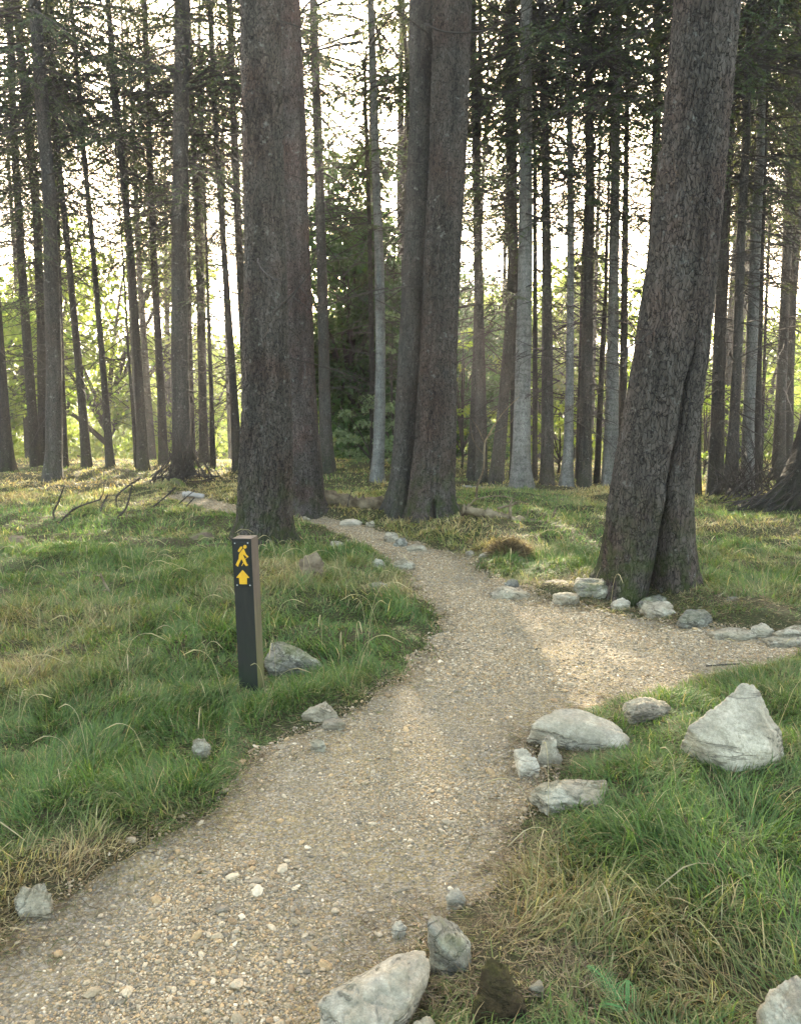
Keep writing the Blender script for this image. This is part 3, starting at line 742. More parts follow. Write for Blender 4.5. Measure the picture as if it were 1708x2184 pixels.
# ------------------------------------------------------------------ broadleaf trees on the slope beyond
def leafy_crown(seed, n, rad, h0, h1, size, mt, droop=0.2, clump=26, layered=0.0):
    r = np.random.default_rng(seed); b = MB()
    # limb clumps inside an uneven egg
    C = []
    while len(C) < clump:
        p = r.uniform(-1, 1, 3)
        if np.linalg.norm(p) < 1: C.append(p)
    C = np.array(C); C[:, :2] *= rad; C[:, 2] = (C[:, 2] * 0.5 + 0.5) * (h1 - h0) + h0
    per = n // clump
    for c_ in C:
        q = r.normal(0, 1, (per, 3)); q /= np.linalg.norm(q, axis=1)[:, None]; q *= r.random((per, 1)) ** 0.4
        s_ = rad * r.uniform(0.22, 0.42); flat = 0.55 if not layered else 0.22
        P = c_ + q * np.array([s_, s_, s_ * flat]); P[:, 2] -= droop * (np.linalg.norm(q[:, :2], axis=1)) ** 2 * s_
        d = q * 0.6 + r.normal(0, 0.6, (per, 3)) + np.array([0, 0, -0.3]); up = r.normal(0, 0.45, (per, 3)) + np.array([0, 0, 1.0])
        L = size * r.uniform(0.6, 1.3, per); v, f = kites(P, d, up, L, L * r.uniform(0.25, 0.36, per)); b.add(v, [f], 0)
    # limbs to the clumps
    for c_ in C[:: 2]:
        z0 = h0 + (c_[2] - h0) * 0.3
        v, f = tube(curve([(0, 0, z0 * 0.8), (c_[0] * 0.5, c_[1] * 0.5, (z0 + c_[2]) * 0.52), tuple(c_)], 6), np.linspace(0.06, 0.012, 6) * rad / 2.2, 4, False); b.add(v, f, 1)
    return b.mesh('crown', [M[mt], M['twig']])
def short_trunk(h, rad, bark, seed):
    zs = np.array([-0.3, 0, 0.4, h * 0.6, h]); return trunk_mesh(np.stack([0.1 * np.sin(zs), 0.06 * np.cos(zs * 1.3) - 0.06, zs], 1), np.array([1.3, 1.15, 1, 0.75, 0.3]) * rad, bark, seed, 10, 0.4)
LC = [leafy_crown(300 + i, 7000, 2.6 + 0.3 * i, 0.9, 6.8 + 0.8 * (i % 3), 0.20, 'leaf') for i in range(4)]
LT = [short_trunk(5.5, 0.14, 'bark_dark', 90), short_trunk(5.0, 0.11, 'bark_grey', 91)]
r = np.random.default_rng(9)
for i in range(62):
    y = 34 + 38 * (i / 62) ** 1.1 + r.uniform(-1.5, 1.5); x = (((i * 0.618034) % 1) * 2 - 1) * 0.64 * y + r.uniform(-1, 1)
    z = float(ground_z(x, y))
    t = thing('leafy_tree', 'sunlit yellow green broadleaf tree on the slope beyond the conifers', 'tree', (x, y, z), 'sunlit broadleaf trees beyond the conifers')
    link('trunk', LT[i % 2], t); o = link('crown', LC[i % 4], t); o.rotation_euler = (0, 0, r.uniform(0, 6.28)); s = r.uniform(1.0, 1.35) * (1 + 0.006 * (y - 34)); o.scale = (s, s, s * r.uniform(1.0, 1.2))
# dark evergreens in the gap behind the pale lichened conifer
YC = [leafy_crown(330 + i, 24000, 2.4, 0.1, 8.6 - i, 0.19, 'yew', 0.5, 70, 0.0) for i in range(2)]
for i, (u, Yd, s, lab) in enumerate([(752, 24.5, 1.12, 'dense dark evergreen tree filling the gap behind the pale lichened conifer'), (840, 26.5, 0.95, 'dense dark evergreen tree peeping out left of the close pair of trunks'), (965, 28.5, 0.85, 'lower dark evergreen showing through right of the close pair of trunks')]):
    x = (u - CX) / F * Yd; z = float(ground_z(x, Yd))
    t = thing('evergreen_tree', lab, 'tree', (x, Yd, z)); link('trunk', short_trunk(5.0, 0.16, 'bark_dark', 95 + i), t)
    o = link('crown', YC[i % 2], t); o.rotation_euler = (0, 0, i * 2.1); o.scale = (s, s, s)
# bright leafy understory
for i, (u, v, hgt, wd, mt, lab) in enumerate([
    (790, 1015, 2.0, 0.75, 'leaf_pale', 'pale leaved young broadleaf spreading low beside the pale lichened conifer'),
    (838, 1012, 3.6, 0.7, 'leaf_pale', 'taller pale leaved sapling between the lichened conifer and the close pair'),
    (985, 1018, 3.4, 0.8, 'leaf', 'bright green leafy bush right beside the thick hollow footed conifer'),
    (1190, 1028, 1.6, 0.8, 'leaf', 'low bright bush behind the plain grey conifer'),
    (1500, 1030, 2.0, 0.9, 'leaf', 'bright leafy bush behind the orange torn stem')]):
    gx_, gy_ = ground_at(np.array([u]), np.array([v])); x, y = float(gx_[0]), float(gy_[0])
    x *= (y + 1.2) / y; y += 1.2
    t = thing('leafy_bush', lab, 'bush', (x, y, float(ground_z(x, y))))
    link('crown', leafy_crown(350 + i, 1500, wd, 0.15, hgt, 0.085, mt, 0.3, 16, 1.0), t)
    zs = np.array([-0.1, 0.3, hgt * 0.5, hgt * 0.9]); link('stem', trunk_mesh(np.stack([0.03 * np.sin(zs * 3), 0 * zs, zs], 1), [0.03, 0.025, 0.018, 0.006], 'bark_dark', 97, 8, 0.2), t)

# ------------------------------------------------------------------ stones
def rock_mesh(px, Yd, base, seed, mt, thick=0.7, sub=5, rough=0.05, extra=()):
    """a stone lying back from its lower rim: the outline points recede with height, a hull closes it, cracks and ledges roughen it"""
    import bmesh
    r = np.random.default_rng(seed); px = np.array([tuple(p) if len(p) == 3 else (*p, np.nan) for p in px], float)
    px[:, :2] += r.normal(0, 0.045, (len(px), 2)) * np.ptp(px[:, :2], axis=0); wd = np.ptp(px[:, 0]) / F * Yd; v0, v1 = px[:, 1].min(), px[:, 1].max()
    T = wd * thick; k_ = (v1 - px[:, 1]) / (v1 - v0)
    dy = np.where(np.isnan(px[:, 2]), (k_ ** 1.2) * T * 0.75 + r.uniform(-0.04, 0.04, len(px)) * T, px[:, 2])
    P = [at_depth(u, v, Yd + d) for (u, v, _), d in zip(px, dy)]
    P = np.array(P); cen = P.mean(0); gz = base[2]
    Q = [p for p in P]
    for p, kk in zip(P, k_):
        Q.append([cen[0] + (p[0] - cen[0]) * 0.95, p[1] + (0.05 if kk < 0.4 else 0.45) * T, gz - min(0.07, 0.35 * (v1 - v0) / F * Yd)])
    if not extra:                                            # ridges on the near face and crown
        for _ in range(3):
            t = r.uniform(0.25, 0.75); m = P[r.integers(len(P))] * 0.35 + cen * 0.65
            Q.append(m + np.array([r.normal(0, 0.1) * wd, -0.16 * T * r.uniform(0.5, 1.2), 0.05 * wd]))
    for (u, v, d) in extra: Q.append(at_depth(u, v, Yd + d))
    Q = np.array(Q, float)
    bm = bmesh.new()
    for q in Q: bm.verts.new(q)
    bmesh.ops.convex_hull(bm, input=bm.verts[:]); bm.normal_update()
    c = Q.mean(0); N_, D_ = [], []
    for f in bm.faces:
        n = np.array(f.normal[:]); d = n @ (np.array(f.verts[0].co[:]) - c)
        if d < 0: n, d = -n, -d
        N_.append(n); D_.append(max(d, 1e-3))
    bm.free(); N_ = np.array(N_); D_ = np.array(D_)
    v, f = ico(sub); ext = np.ptp(Q, axis=0); dirs = v * ext; dirs = dirs / np.linalg.norm(dirs, axis=1)[:, None]
    dots = dirs @ N_.T
    rr = np.where(dots > 1e-3, D_ / np.maximum(dots, 1e-3), 1e3)
    p = 40.0; rad = (np.minimum(rr, 50 * wd) ** -p).sum(1) ** (-1 / p)
    V = dirs * rad[:, None]
    fs = 1 / max(ext[0], ext[2])
    nn = fbm(V[:, 0] * fs * 4 + seed, V[:, 1] * fs * 4, V[:, 2] * fs * 4, seed=seed, oct=4, gain=0.55)
    st = np.abs(noise(V[:, 0] * fs * 7, V[:, 1] * fs * 7, V[:, 2] * fs * 16 + V[:, 0] * fs * 6, seed=seed + 5))
    led = noise(V[:, 0] * fs * 2.2 + 9, V[:, 1] * fs * 2.2, V[:, 2] * fs * 5 + V[:, 0] * fs * 1.5, seed=seed + 8)
    rough *= 1.25
    V = V * (1 + rough * nn - rough * 0.9 * sstep(0.20, 0.0, st) + rough * 1.0 * np.round(led * 2.5) / 2.5)[:, None]
    FOOT.append((c[0], c[1], ext[0] * 0.46, ext[1] * 0.42))
    V = V + c - base
    b = MB(); b.add(V, [f]); return b.mesh('stone', [M[mt]], True)
FOOT = []
def stone(px, label, mt='rock', thick=0.8, seed=1, rough=0.05, bury=0.3, name='stone', cat='stone', sub=5, extra=()):
    v = max(p[1] for p in px); u = float(np.mean([p[0] for p in px]))
    dz = 0.03
    for _ in range(3):
        gx_, gy_ = ground_at(np.array([u]), np.array([float(v)]), dz); dz = float(ground_z(gx_[0], gy_[0]) - hb(gx_[0], gy_[0])) + 0.03
    base = np.array([float(gx_[0]), float(gy_[0]), 0]); base[2] = float(ground_z(base[0], base[1]))
    o = link(name, rock_mesh(px, base[1], base, seed, mt, thick, sub, rough, extra), None, base)
    return tag(o, label, cat)
def blob(x0, y0, x1, y1, k=0):
    w_, h_ = x1 - x0, y1 - y0
    sh = [[(0, .75), (.12, .3), (.38, 0), (.7, .1), (.93, .45), (1, .8), (.9, 1), (.1, 1)], [(0, .6), (.25, .12), (.55, 0), (.85, .35), (1, .7), (.95, 1), (.06, 1)],
          [(0, .85), (.2, .45), (.5, .2), (.72, 0), (.92, .3), (1, .9), (.85, 1), (.15, 1)], [(0, .5), (.18, .1), (.5, .04), (.8, .02), (.97, .4), (1, .9), (.8, 1), (.12, 1)]][k % 4]
    return [(x0 + a * w_, y0 + b_ * h_) for a, b_ in sh]
stone([(1466, 1552, 0.08), (1520, 1502, 0.16), (1598, 1456, 0.15), (1614, 1458, 0.15), (1638, 1486, 0.16), (1668, 1545, 0.14), (1676, 1622, 0.06), (1650, 1640, 0.0), (1572, 1606, 0.0), (1500, 1580, 0.04)], 'large white triangular boulder in the grass bank', 'rock_white', 0.8, 4, 0.03, 0.1, 'boulder', 'boulder', 6, [(1600, 1560, 0.03), (1612, 1500, 0.10), (1640, 1600, 0.0)])
stone([(655, 2195, 0.0), (700, 2135, 0.06), (790, 2055, 0.16), (845, 2012, 0.24), (880, 2010, 0.27), (912, 2032, 0.26), (932, 2058, 0.22), (905, 2082, 0.14), (862, 2112, 0.08), (838, 2160, 0.03), (800, 2236, -0.02), (690, 2244, -0.02)], 'long pale lichened boulder lying along the path edge nearest the viewer', 'rock_white', 0.7, 6, 0.045, 0.1, 'boulder', 'boulder', 6, [(770, 2120, 0.06), (850, 2060, 0.14)])
stone([(1146, 1550, 0.02), (1176, 1524, 0.10), (1213, 1507, 0.16), (1262, 1512, 0.18), (1306, 1536, 0.15), (1338, 1572, 0.06), (1332, 1594, 0.0), (1262, 1574, 0.0), (1200, 1556, 0.0)], 'long flat white slab at the corner of the path fork', 'rock_white', 0.7, 8, 0.03, extra=[(1245, 1540, 0.05)])
stone([(1335, 1500), (1350, 1487), (1385, 1484), (1415, 1490), (1426, 1510), (1420, 1530), (1345, 1528)], 'pale rounded stone in grass between the white slab and the triangular boulder', 'rock', 0.8, 10, 0.085)
stone([(1146, 1610), (1150, 1585), (1165, 1568), (1182, 1575), (1198, 1605), (1195, 1622), (1150, 1622)], 'small upright grey stone just below the white slab', 'rock', 0.9, 12, 0.085)
stone([(1093, 1605), (1100, 1594), (1118, 1597), (1140, 1618), (1153, 1636), (1148, 1648), (1110, 1640)], 'small pale stone tilting onto the path below the white slab', 'rock_white', 0.9, 13, 0.085)
stone([(1140, 1695), (1150, 1668), (1180, 1664), (1230, 1668), (1265, 1660), (1290, 1662), (1300, 1685), (1290, 1712), (1160, 1712)], 'wide low stone half buried in grass below the path fork', 'rock', 0.6, 15, 0.085)
stone([(905, 1968, 0.03), (926, 1953, 0.11), (950, 1950, 0.14), (976, 1972, 0.14), (1006, 2012, 0.08), (1018, 2044, 0.03), (1006, 2064, 0.0), (960, 2046, 0.0), (930, 2016, 0.01)], 'greenish wedge shaped rock sloping off the path beside brown tufts', 'rock_moss', 0.8, 17, 0.05, extra=[(965, 1995, 0.05)])
stone(blob(835, 1962, 867, 1988, 0), 'small pale stone on the path beside the greenish wedge rock', 'rock_white', 0.9, 18, 0.085)
stone(blob(950, 1894, 992, 1922, 1), 'white stone at the brown tufts just above the greenish wedge rock', 'rock_white', 0.9, 19, 0.085)
stone([(1000, 2172, 0.0), (1024, 2095, 0.02), (1044, 2042, 0.035), (1054, 2038, 0.04), (1080, 2085, 0.05), (1116, 2122, 0.05), (1140, 2172, 0.02)], 'pointed brown mossy rock in dry grass beside the long boulder', 'rock_brown', 0.9, 21, 0.08)
stone(blob(862, 2164, 935, 2215, 2), 'pale stone cut off by the frame bottom beside the long boulder', 'rock', 0.8, 22, 0.085)
stone(blob(1618, 2095, 1760, 2200, 1), 'flat beige stone in the bottom corner under dry grass', 'rock', 0.8, 23, 0.085)
stone(blob(28, 1886, 108, 1945, 3), 'rounded grey stone with a brown tuft beside it at the lower grass edge', 'rock', 0.8, 24, 0.085)
stone(blob(408, 1571, 446, 1604, 0), 'small lone grey stone sunk in the green grass below the waymarker', 'rock', 0.9, 25, 0.085)
stone([(558, 1400), (566, 1368), (600, 1366), (632, 1374), (660, 1398), (688, 1420), (684, 1432), (640, 1430), (570, 1428)], 'mossy layered stone right behind the waymarker post', 'rock_moss', 0.6, 27, 0.06)
stone(blob(648, 1493, 714, 1528, 2), 'grey stone at the grass edge below the waymarker', 'rock', 0.8, 28, 0.085)
stone(blob(686, 1529, 738, 1549, 0), 'flat stone on the path rim just below the grey grass edge stone', 'rock', 0.9, 29, 0.085)
KERB = [((1048, 1248, 1132, 1274), 'rock', 'pale ridged stone at the inner corner of the right path rim'), ((1078, 1234, 1108, 1250), 'rock_dark', 'small grey stone stacked behind the pale ridged corner stone'),
        ((1152, 1240, 1220, 1260), 'rock', 'low grey stone in brown grass left of the largest conifer'), ((1222, 1232, 1300, 1266), 'rock_moss', 'mossy hump stone against the foot of the largest conifer'),
        ((1176, 1262, 1236, 1274), 'rock', 'thin flat stone under the brown tuft on the right rim'), ((1306, 1275, 1346, 1292), 'rock_white', 'small white stone under the hollow of the largest conifer'),
        ((1358, 1267, 1424, 1288), 'rock_moss', 'green grey stone in front of the largest conifer hollow'), ((1368, 1282, 1440, 1310), 'rock', 'tilted pale stone just below the green grey hollow stone'),
        ((1446, 1296, 1520, 1328), 'rock_dark', 'big plain grey stone on the rim in front of the largest conifer'), ((1538, 1271, 1592, 1302), 'rock_dark', 'dark undercut stone at the back of the right stone cluster'),
        ((1578, 1292, 1640, 1314), 'rock', 'light stone leaning on the dark undercut stone'), ((1610, 1306, 1716, 1334), 'rock', 'wide striped slab in the right stone cluster'),
        ((1602, 1327, 1652, 1348), 'rock_white', 'small white stone under the wide striped slab'), ((1508, 1336, 1606, 1360), 'rock', 'long flat stone sunk in the rim of the right fork'),
        ((1648, 1330, 1720, 1354), 'rock', 'grey stone at the frame edge behind the flush fork slab'), ((1630, 1354, 1724, 1374), 'rock', 'flush flat slab at the edge of the right fork')]
for i, (bx, mt, lab) in enumerate(KERB): stone(blob(*bx, i), lab, mt, 0.9, 40 + i, 0.08, 0.3, sub=5)
SMALL = [((722, 1106, 772, 1118), 'rock_white', 'white flat stone where the path passes the close pair'), ((778, 1110, 800, 1118), 'rock', 'small stone just beside the white flat stone near the close pair'),
         ((818, 1133, 850, 1152), 'rock', 'pale stone on the far rim below the close pair'), ((840, 1146, 872, 1162), 'rock_dark', 'grey stone second along the far rim below the close pair'),
         ((868, 1158, 912, 1172), 'rock', 'low stone third along the far rim below the close pair'), ((1022, 1171, 1052, 1187), 'rock_white', 'white stone beside the brown grass hummock'),
         ((992, 1173, 1012, 1182), 'rock', 'tiny pale stone near the white stone by the brown hummock'), ((786, 1190, 824, 1206), 'rock_moss', 'mossy stone in grass left of the path narrows'),
         ((838, 1190, 882, 1210), 'rock', 'slanting stone at the left rim of the path narrows'), ((764, 1240, 836, 1258), 'rock_moss', 'long low mossy stone in the grass left of the path bend'),
         ((700, 1153, 732, 1166), 'rock', 'light stone in short grass behind the path narrows'), ((662, 1572, 694, 1594), 'rock', 'small stone below the flat rim stone on the left path edge'),
         ((640, 1100, 662, 1110), 'rock', 'far stone where the path slips behind the reddish conifer'), ((1128, 2090, 1160, 2106), 'rock', 'small beige stone in the dry grass above the pointed brown rock')]
for i, (bx, mt, lab) in enumerate(SMALL): stone(blob(*bx, i + 1), lab, mt, 0.9, 70 + i, 0.08, 0.3, sub=4)

# ------------------------------------------------------------------ gravel: uncounted small stones
r = np.random.default_rng(31)
def scatter_path(n, dmin, dmax, power, mid=False):
    out = []
    while sum(len(o) for o in out) < n:
        m = 40000
        y = dmin + (dmax - dmin) * r.random(m) ** power; x = r.uniform(-0.56, 0.6, m) * y + r.uniform(-0.3, 0.3, m)
        s = sdist(x, y); e = np.clip(1 - np.abs(s + 0.25) / 0.9, 0.35, 1) * np.clip(0.5 + 0.9 * fbm(x / 0.6, y / 0.6, seed=51, oct=2), 0.25, 1)
        e = e * (sstep(3.6, 6.2, y) if mid else sstep(6.2, 4.2, y)); ok = (s < 0.10) & (r.random(m) < e); out.append(np.stack([x[ok], y[ok]], 1))
    return np.concatenate(out)[:n]
PAL = np.array([(0.27, 0.23, 0.17), (0.36, 0.315, 0.25), (0.20, 0.175, 0.14), (0.14, 0.128, 0.110), (0.31, 0.235, 0.145), (0.50, 0.455, 0.385), (0.21, 0.155, 0.10)])
PAL = PAL * np.array([1.10, 1.0, 0.82])
PW = np.array([0.30, 0.16, 0.17, 0.05, 0.20, 0.03, 0.09])
b = MB()
for sub, n, lo, hi, dmin, dmax, pw in ((1, 46000, 0.0022, 0.0064, 1.5, 6.0, 1.0), (2, 3000, 0.004, 0.011, 1.5, 6.2, 1.0), (2, 190, 0.010, 0.022, 1.5, 6.5, 1.1), (1, 52000, 0.0042, 0.0120, 3.6, 15.5, 1.15)):
    P = scatter_path(n, dmin, dmax, pw, dmin > 3); v0, f0 = ico(sub)
    size = lo * (hi / lo) ** (r.random(n) ** 1.8)
    kind = r.integers(0, 12, n)
    base_shapes = []
    for q in range(12):
        vv = v0 * (1 + 0.28 * noise(v0[:, 0] * 1.6 + q * 7, v0[:, 1] * 1.6, v0[:, 2] * 1.6, seed=q))[:, None]
        base_shapes.append(vv * np.array([1.25, 0.85, 0.6]))
    VV = np.stack(base_shapes)[kind] * size[:, None, None]
    a = r.uniform(0, 6.28, n); ca, sa = np.cos(a)[:, None], np.sin(a)[:, None]; tl = r.normal(0, 0.25, (n, 1))
    x = VV[..., 0] * ca - VV[..., 1] * sa; y = VV[..., 0] * sa + VV[..., 1] * ca; z = VV[..., 2] + tl * VV[..., 0]
    gz = ground_z(P[:, 0], P[:, 1]) + 0.006 + size * 0.16
    W = np.stack([x + P[:, :1], y + P[:, 1:], z + gz[:, None]], -1).reshape(-1, 3)
    Fc = (f0[None] + (np.arange(n) * len(v0))[:, None, None]).reshape(-1, 3)
    cc = PAL[r.choice(7, n, p=PW)] * r.uniform(0.8, 1.2, (n, 1))
    b.add(W, [Fc], 0, np.repeat(cc, len(v0), 0))
tag(link('gravel', b.mesh('gravel', [M['gravel']], False, True)), 'loose grey and buff gravel strewn over the path', None, None, 'stuff')

# ------------------------------------------------------------------ grass: uncounted blades
r = np.random.default_rng(17)
def dryness(x, y):
    """0 lush, 1 straw, by place in the clearing"""
    s = sdist(x, y)
    d = 0.27 + 0.40 * fbm(x / 1.1, y / 1.1, seed=61, oct=3) + 0.036 * np.clip(y - 4.5, 0, 11)  # straw share grows with distance, partly painting in the sunlit far turf
    d += 0.35 * np.exp(-np.maximum(s, 0) / 0.14)
    def g(u, v, rx, ry, amp):
        gx_, gy_ = ground_at(np.array([float(u)]), np.array([float(v)])); return amp * np.exp(-((x - gx_[0]) / rx) ** 2 - ((y - gy_[0]) / ry) ** 2)
    d += g(1130, 1830, 0.20, 0.35, 0.7) + g(1250, 2050, 0.55, 0.30, 0.6) + g(1420, 1950, 0.3, 0.2, 0.35) + g(1250, 1270, 1.0, 0.45, 0.6) + g(1090, 1185, 0.35, 0.3, 0.8) + g(1560, 1290, 0.7, 0.4, 0.4)
    d += g(60, 1430, 0.35, 0.4, 0.4) + g(620, 1220, 0.5, 0.6, 0.3) + g(100, 1040, 3.0, 1.5, 0.5) + g(940, 1130, 1.0, 0.6, 0.35) + g(1600, 2150, 0.3, 0.2, 0.5) + g(180, 1900, 0.25, 0.2, 0.6)
    d -= g(150, 1650, 0.9, 0.6, 0.65) + g(750, 1400, 0.7, 0.7, 0.35) + g(1640, 1830, 0.45, 0.5, 0.5) + g(100, 1110, 1.2, 1.0, 0.4) + g(1600, 1085, 1.2, 1.0, 0.3)
    return d
BARE = []
for (u_, v_, rx_, ry_) in ((1000, 2110, 0.16, 0.16), (1130, 2130, 0.16, 0.12), (1010, 1985, 0.10, 0.12), (1210, 1600, 0.2, 0.16), (540, 1470, 0.12, 0.12)):
    a_, c_ = ground_at(np.array([float(u_)]), np.array([float(v_)])); BARE.append((float(a_[0]), float(c_[0]), rx_, ry_))
def bare(x, y):
    o = np.zeros_like(x)
    for (a_, c_, rx_, ry_) in BARE: o = np.maximum(o, np.exp(-((x - a_) / rx_) ** 2 - ((y - c_) / ry_) ** 2))
    return o
def sample_grass(n, dmin, dmax, pw):
    out = []
    c_ = 0
    while c_ < n:
        m = 120000
        y = np.sqrt(dmin ** 2 + (dmax ** 2 - dmin ** 2) * r.random(m) ** pw); x = r.uniform(-1, 1, m) * (0.56 * y + 0.6)
        s = sdist(x, y)
        p = sstep(-0.03, 0.13, s) * np.clip(0.95 + 0.55 * fbm(x / 0.25, y / 0.25, seed=66, oct=2), 0.40, 1)
        p = np.maximum(p, 0.012 * (s > -0.25)) * (1 - 0.6 * bare(x, y))
        for (fx_, fy_, fa, fb) in FOOT: p = np.where(((x - fx_) / (fa * 0.85)) ** 2 + ((y - fy_) / (fb * 0.85)) ** 2 < 1, 0.04 * p, p)
        ok = r.random(m) < p
        out.append(np.stack([x[ok], y[ok], s[ok]], 1)); c_ += ok.sum()
    return np.concatenate(out)[:n]
GREEN = np.array([(0.072, 0.138, 0.032), (0.105, 0.168, 0.042), (0.066, 0.118, 0.036), (0.132, 0.182, 0.048)])
OLIVE = np.array([(0.165, 0.185, 0.060), (0.210, 0.205, 0.080), (0.135, 0.160, 0.055)])
STRAW = np.array([(0.36, 0.29, 0.14), (0.30, 0.22, 0.105), (0.21, 0.135, 0.07), (0.42, 0.36, 0.20)])
b = MB()
for (n, dmin, dmax, pw, wlo, whi, lmul) in ((135000, 1.5, 4.6, 0.9, 0.0013, 0.0026, 1.0), (150000, 4.3, 8.5, 0.9, 0.0022, 0.0042, 1.0), (115000, 8.0, 14.5, 0.9, 0.004, 0.0075, 0.95), (80000, 14, 26, 1.0, 0.007, 0.013, 0.9)):
    P = sample_grass(n, dmin, dmax, pw); x, y, s = P.T
    z = ground_z(x, y)
    flow = 5.0 * fbm(x / 0.5, y / 0.5, seed=71, oct=3) + 0.7 + r.normal(0, 1.0, n)
    tuft = np.clip(0.9 + 0.5 * fbm(x / 0.45, y / 0.45, seed=72, oct=2), 0.5, 1.5)
    L = (0.045 + 0.125 * r.random(n) ** 1.6) * tuft * lmul * 0.88 * (0.40 + 0.60 * sstep(0.0, 0.30, s)); L *= np.where(s < 0, 0.6, 1) * (1 - 0.55 * bare(x, y))
    for (fx_, fy_, fa, fb) in FOOT:
        q_ = ((x - fx_) / (fa + 0.05)) ** 2 + ((y - fy_ + fb * 0.5) / (fb * 1.2 + 0.12)) ** 2; L = np.where(q_ < 1, L * 0.68, L)
    th0 = np.clip(r.normal(0.35, 0.3, n), -0.2, 1.0); th1 = np.clip(r.normal(1.72, 0.38, n), 0.5, 2.4)
    upright = r.random(n) < 0.14; th1 = np.where(upright, th1 * 0.45, th1); th0 = np.where(upright, th0 * 0.5, th0)
    dx, dy = np.cos(flow), np.sin(flow); tw = r.uniform(-0.9, 0.9, n)
    wx, wy = -np.sin(flow + tw), np.cos(flow + tw)
    wd = r.uniform(wlo, whi, n)
    pos = np.stack([x, y, z - 0.01], 1); rows = []
    lev = (0, 0.36, 0.70, 1.0)
    for i in range(4):
        ww = wd * (1, 0.9, 0.62, 0)[i]
        if i:
            th = th0 + (th1 - th0) * (lev[i] + lev[i - 1]) * 0.5; st = L * (lev[i] - lev[i - 1])
            pos = pos + np.stack([dx * np.sin(th) * st, dy * np.sin(th) * st, np.cos(th) * st], 1)
        wv = np.stack([wx * ww, wy * ww, 0 * ww], 1)
        rows += [pos - wv, pos + wv] if i < 3 else [pos]
    V = np.stack(rows, 1)                                   # n,7,3
    low = np.maximum(0, (z[:, None] + 0.004) - V[..., 2]); V[..., 2] += low
    dr = dryness(x, y) + r.normal(0, 0.20, n)
    a1 = sstep(0.20, 0.55, dr)[:, None]; a2 = sstep(0.60, 0.95, dr)[:, None]
    gcol = GREEN[r.integers(0, 4, n)]; ocol = OLIVE[r.integers(0, 3, n)]; scol = STRAW[r.choice(4, n, p=(0.3, 0.3, 0.25, 0.15))]
    col = gcol * (1 - a1) + ocol * a1; col = col * (1 - a2) + scol * a2
    odd = r.random(n) < 0.07; col = np.where(odd[:, None], scol, col)
    col = col * r.uniform(0.72, 1.28, (n, 1)) * (1 + 0.22 * sstep(6, 12, y))[:, None]   # blades lightened with distance: sunlight on the far turf painted into the colour
    C = np.repeat(col[:, None], 7, 1) 
    i0 = (np.arange(n) * 7)[:, None]
    q = np.concatenate([i0 + np.array([[0, 1, 3, 2]]), i0 + np.array([[2, 3, 5, 4]])]); t3 = i0 + np.array([[4, 5, 6]])
    b.add(V.reshape(-1, 3), [q, t3], 0, C.reshape(-1, 3))
# dead thatch lying flat along the path rim and in thin places
m = 520000; y = 1.6 + 8.5 * r.random(m); x = r.uniform(-1, 1, m) * (0.56 * y + 0.5); s = sdist(x, y)
pr = np.exp(-(np.maximum(s - 0.02, 0) / 0.16)) * (s > -0.12) * np.where(s < 0, 0.3, 1.0) + 3.0 * bare(x, y) + 1.6 * np.exp(-((x - 2.5) / 0.75) ** 2 - ((y - 6.0) / 0.45) ** 2) + 1.6 * np.exp(-((x - 1.5) / 0.7) ** 2 - ((y - 6.2) / 0.3) ** 2) * (s > -0.05) + 0.10 * (s > 0.1) + 0.022 * (s < -0.1)
ok = r.random(m) < pr * np.clip(3.2 / y, 0, 1) * np.clip(0.6 + 0.9 * fbm(x / 0.2, y / 0.2, seed=88, oct=2), 0.1, 1); x, y = x[ok], y[ok]; n = len(x); a = r.uniform(0, 6.28, n); L = r.uniform(0.02, 0.075, n)
z = ground_z(x, y) + 0.004 + r.random(n) * 0.012
v, f = kites(np.stack([x, y, z], 1), np.stack([np.cos(a), np.sin(a), r.normal(0.12, 0.2, n)], 1), r.normal(0, 0.6, (n, 3)) + np.array([0, 0, 1.0]), L, r.uniform(0.0007, 0.0016, n) * np.clip(y / 3, 1, 3))
b.add(v, [f], 0, np.repeat(np.array([(0.24, 0.17, 0.095), (0.15, 0.10, 0.06), (0.33, 0.26, 0.15), (0.10, 0.07, 0.045), (0.10, 0.11, 0.04)])[r.integers(0, 5, n)] * r.uniform(0.7, 1.2, (n, 1)), 4, 0))
# seed heads on pale stalks
n = 190; P = sample_grass(n, 1.8, 7.5, 0.8)
for (x, y, s) in P:
    if s < 0.15: continue
    z = float(ground_z(x, y)); a = r.uniform(0, 6.28); h = r.uniform(0.16, 0.36); d = np.array([math.cos(a), math.sin(a), 0])
    pts = curve([(x, y, z), np.array([x, y, z]) + d * 0.25 * h + (0, 0, h * 0.8), np.array([x, y, z]) + d * 0.6 * h + (0, 0, h), np.array([x, y, z]) + d * 0.95 * h + (0, 0, h * 0.85)], 9)
    v, f = tube(pts, np.array([0.0010] * 5 + [0.0013, 0.0028, 0.0026, 0.001]) * (0.8 + y * 0.05), 4, False); b.add(v, f, 0, np.array((0.44, 0.37, 0.22)) * r.uniform(0.7, 1.15))
tag(link('grass', b.mesh('grass', [M['grass']], True, True)), 'long matted grass, green and straw coloured', None, None, 'stuff')

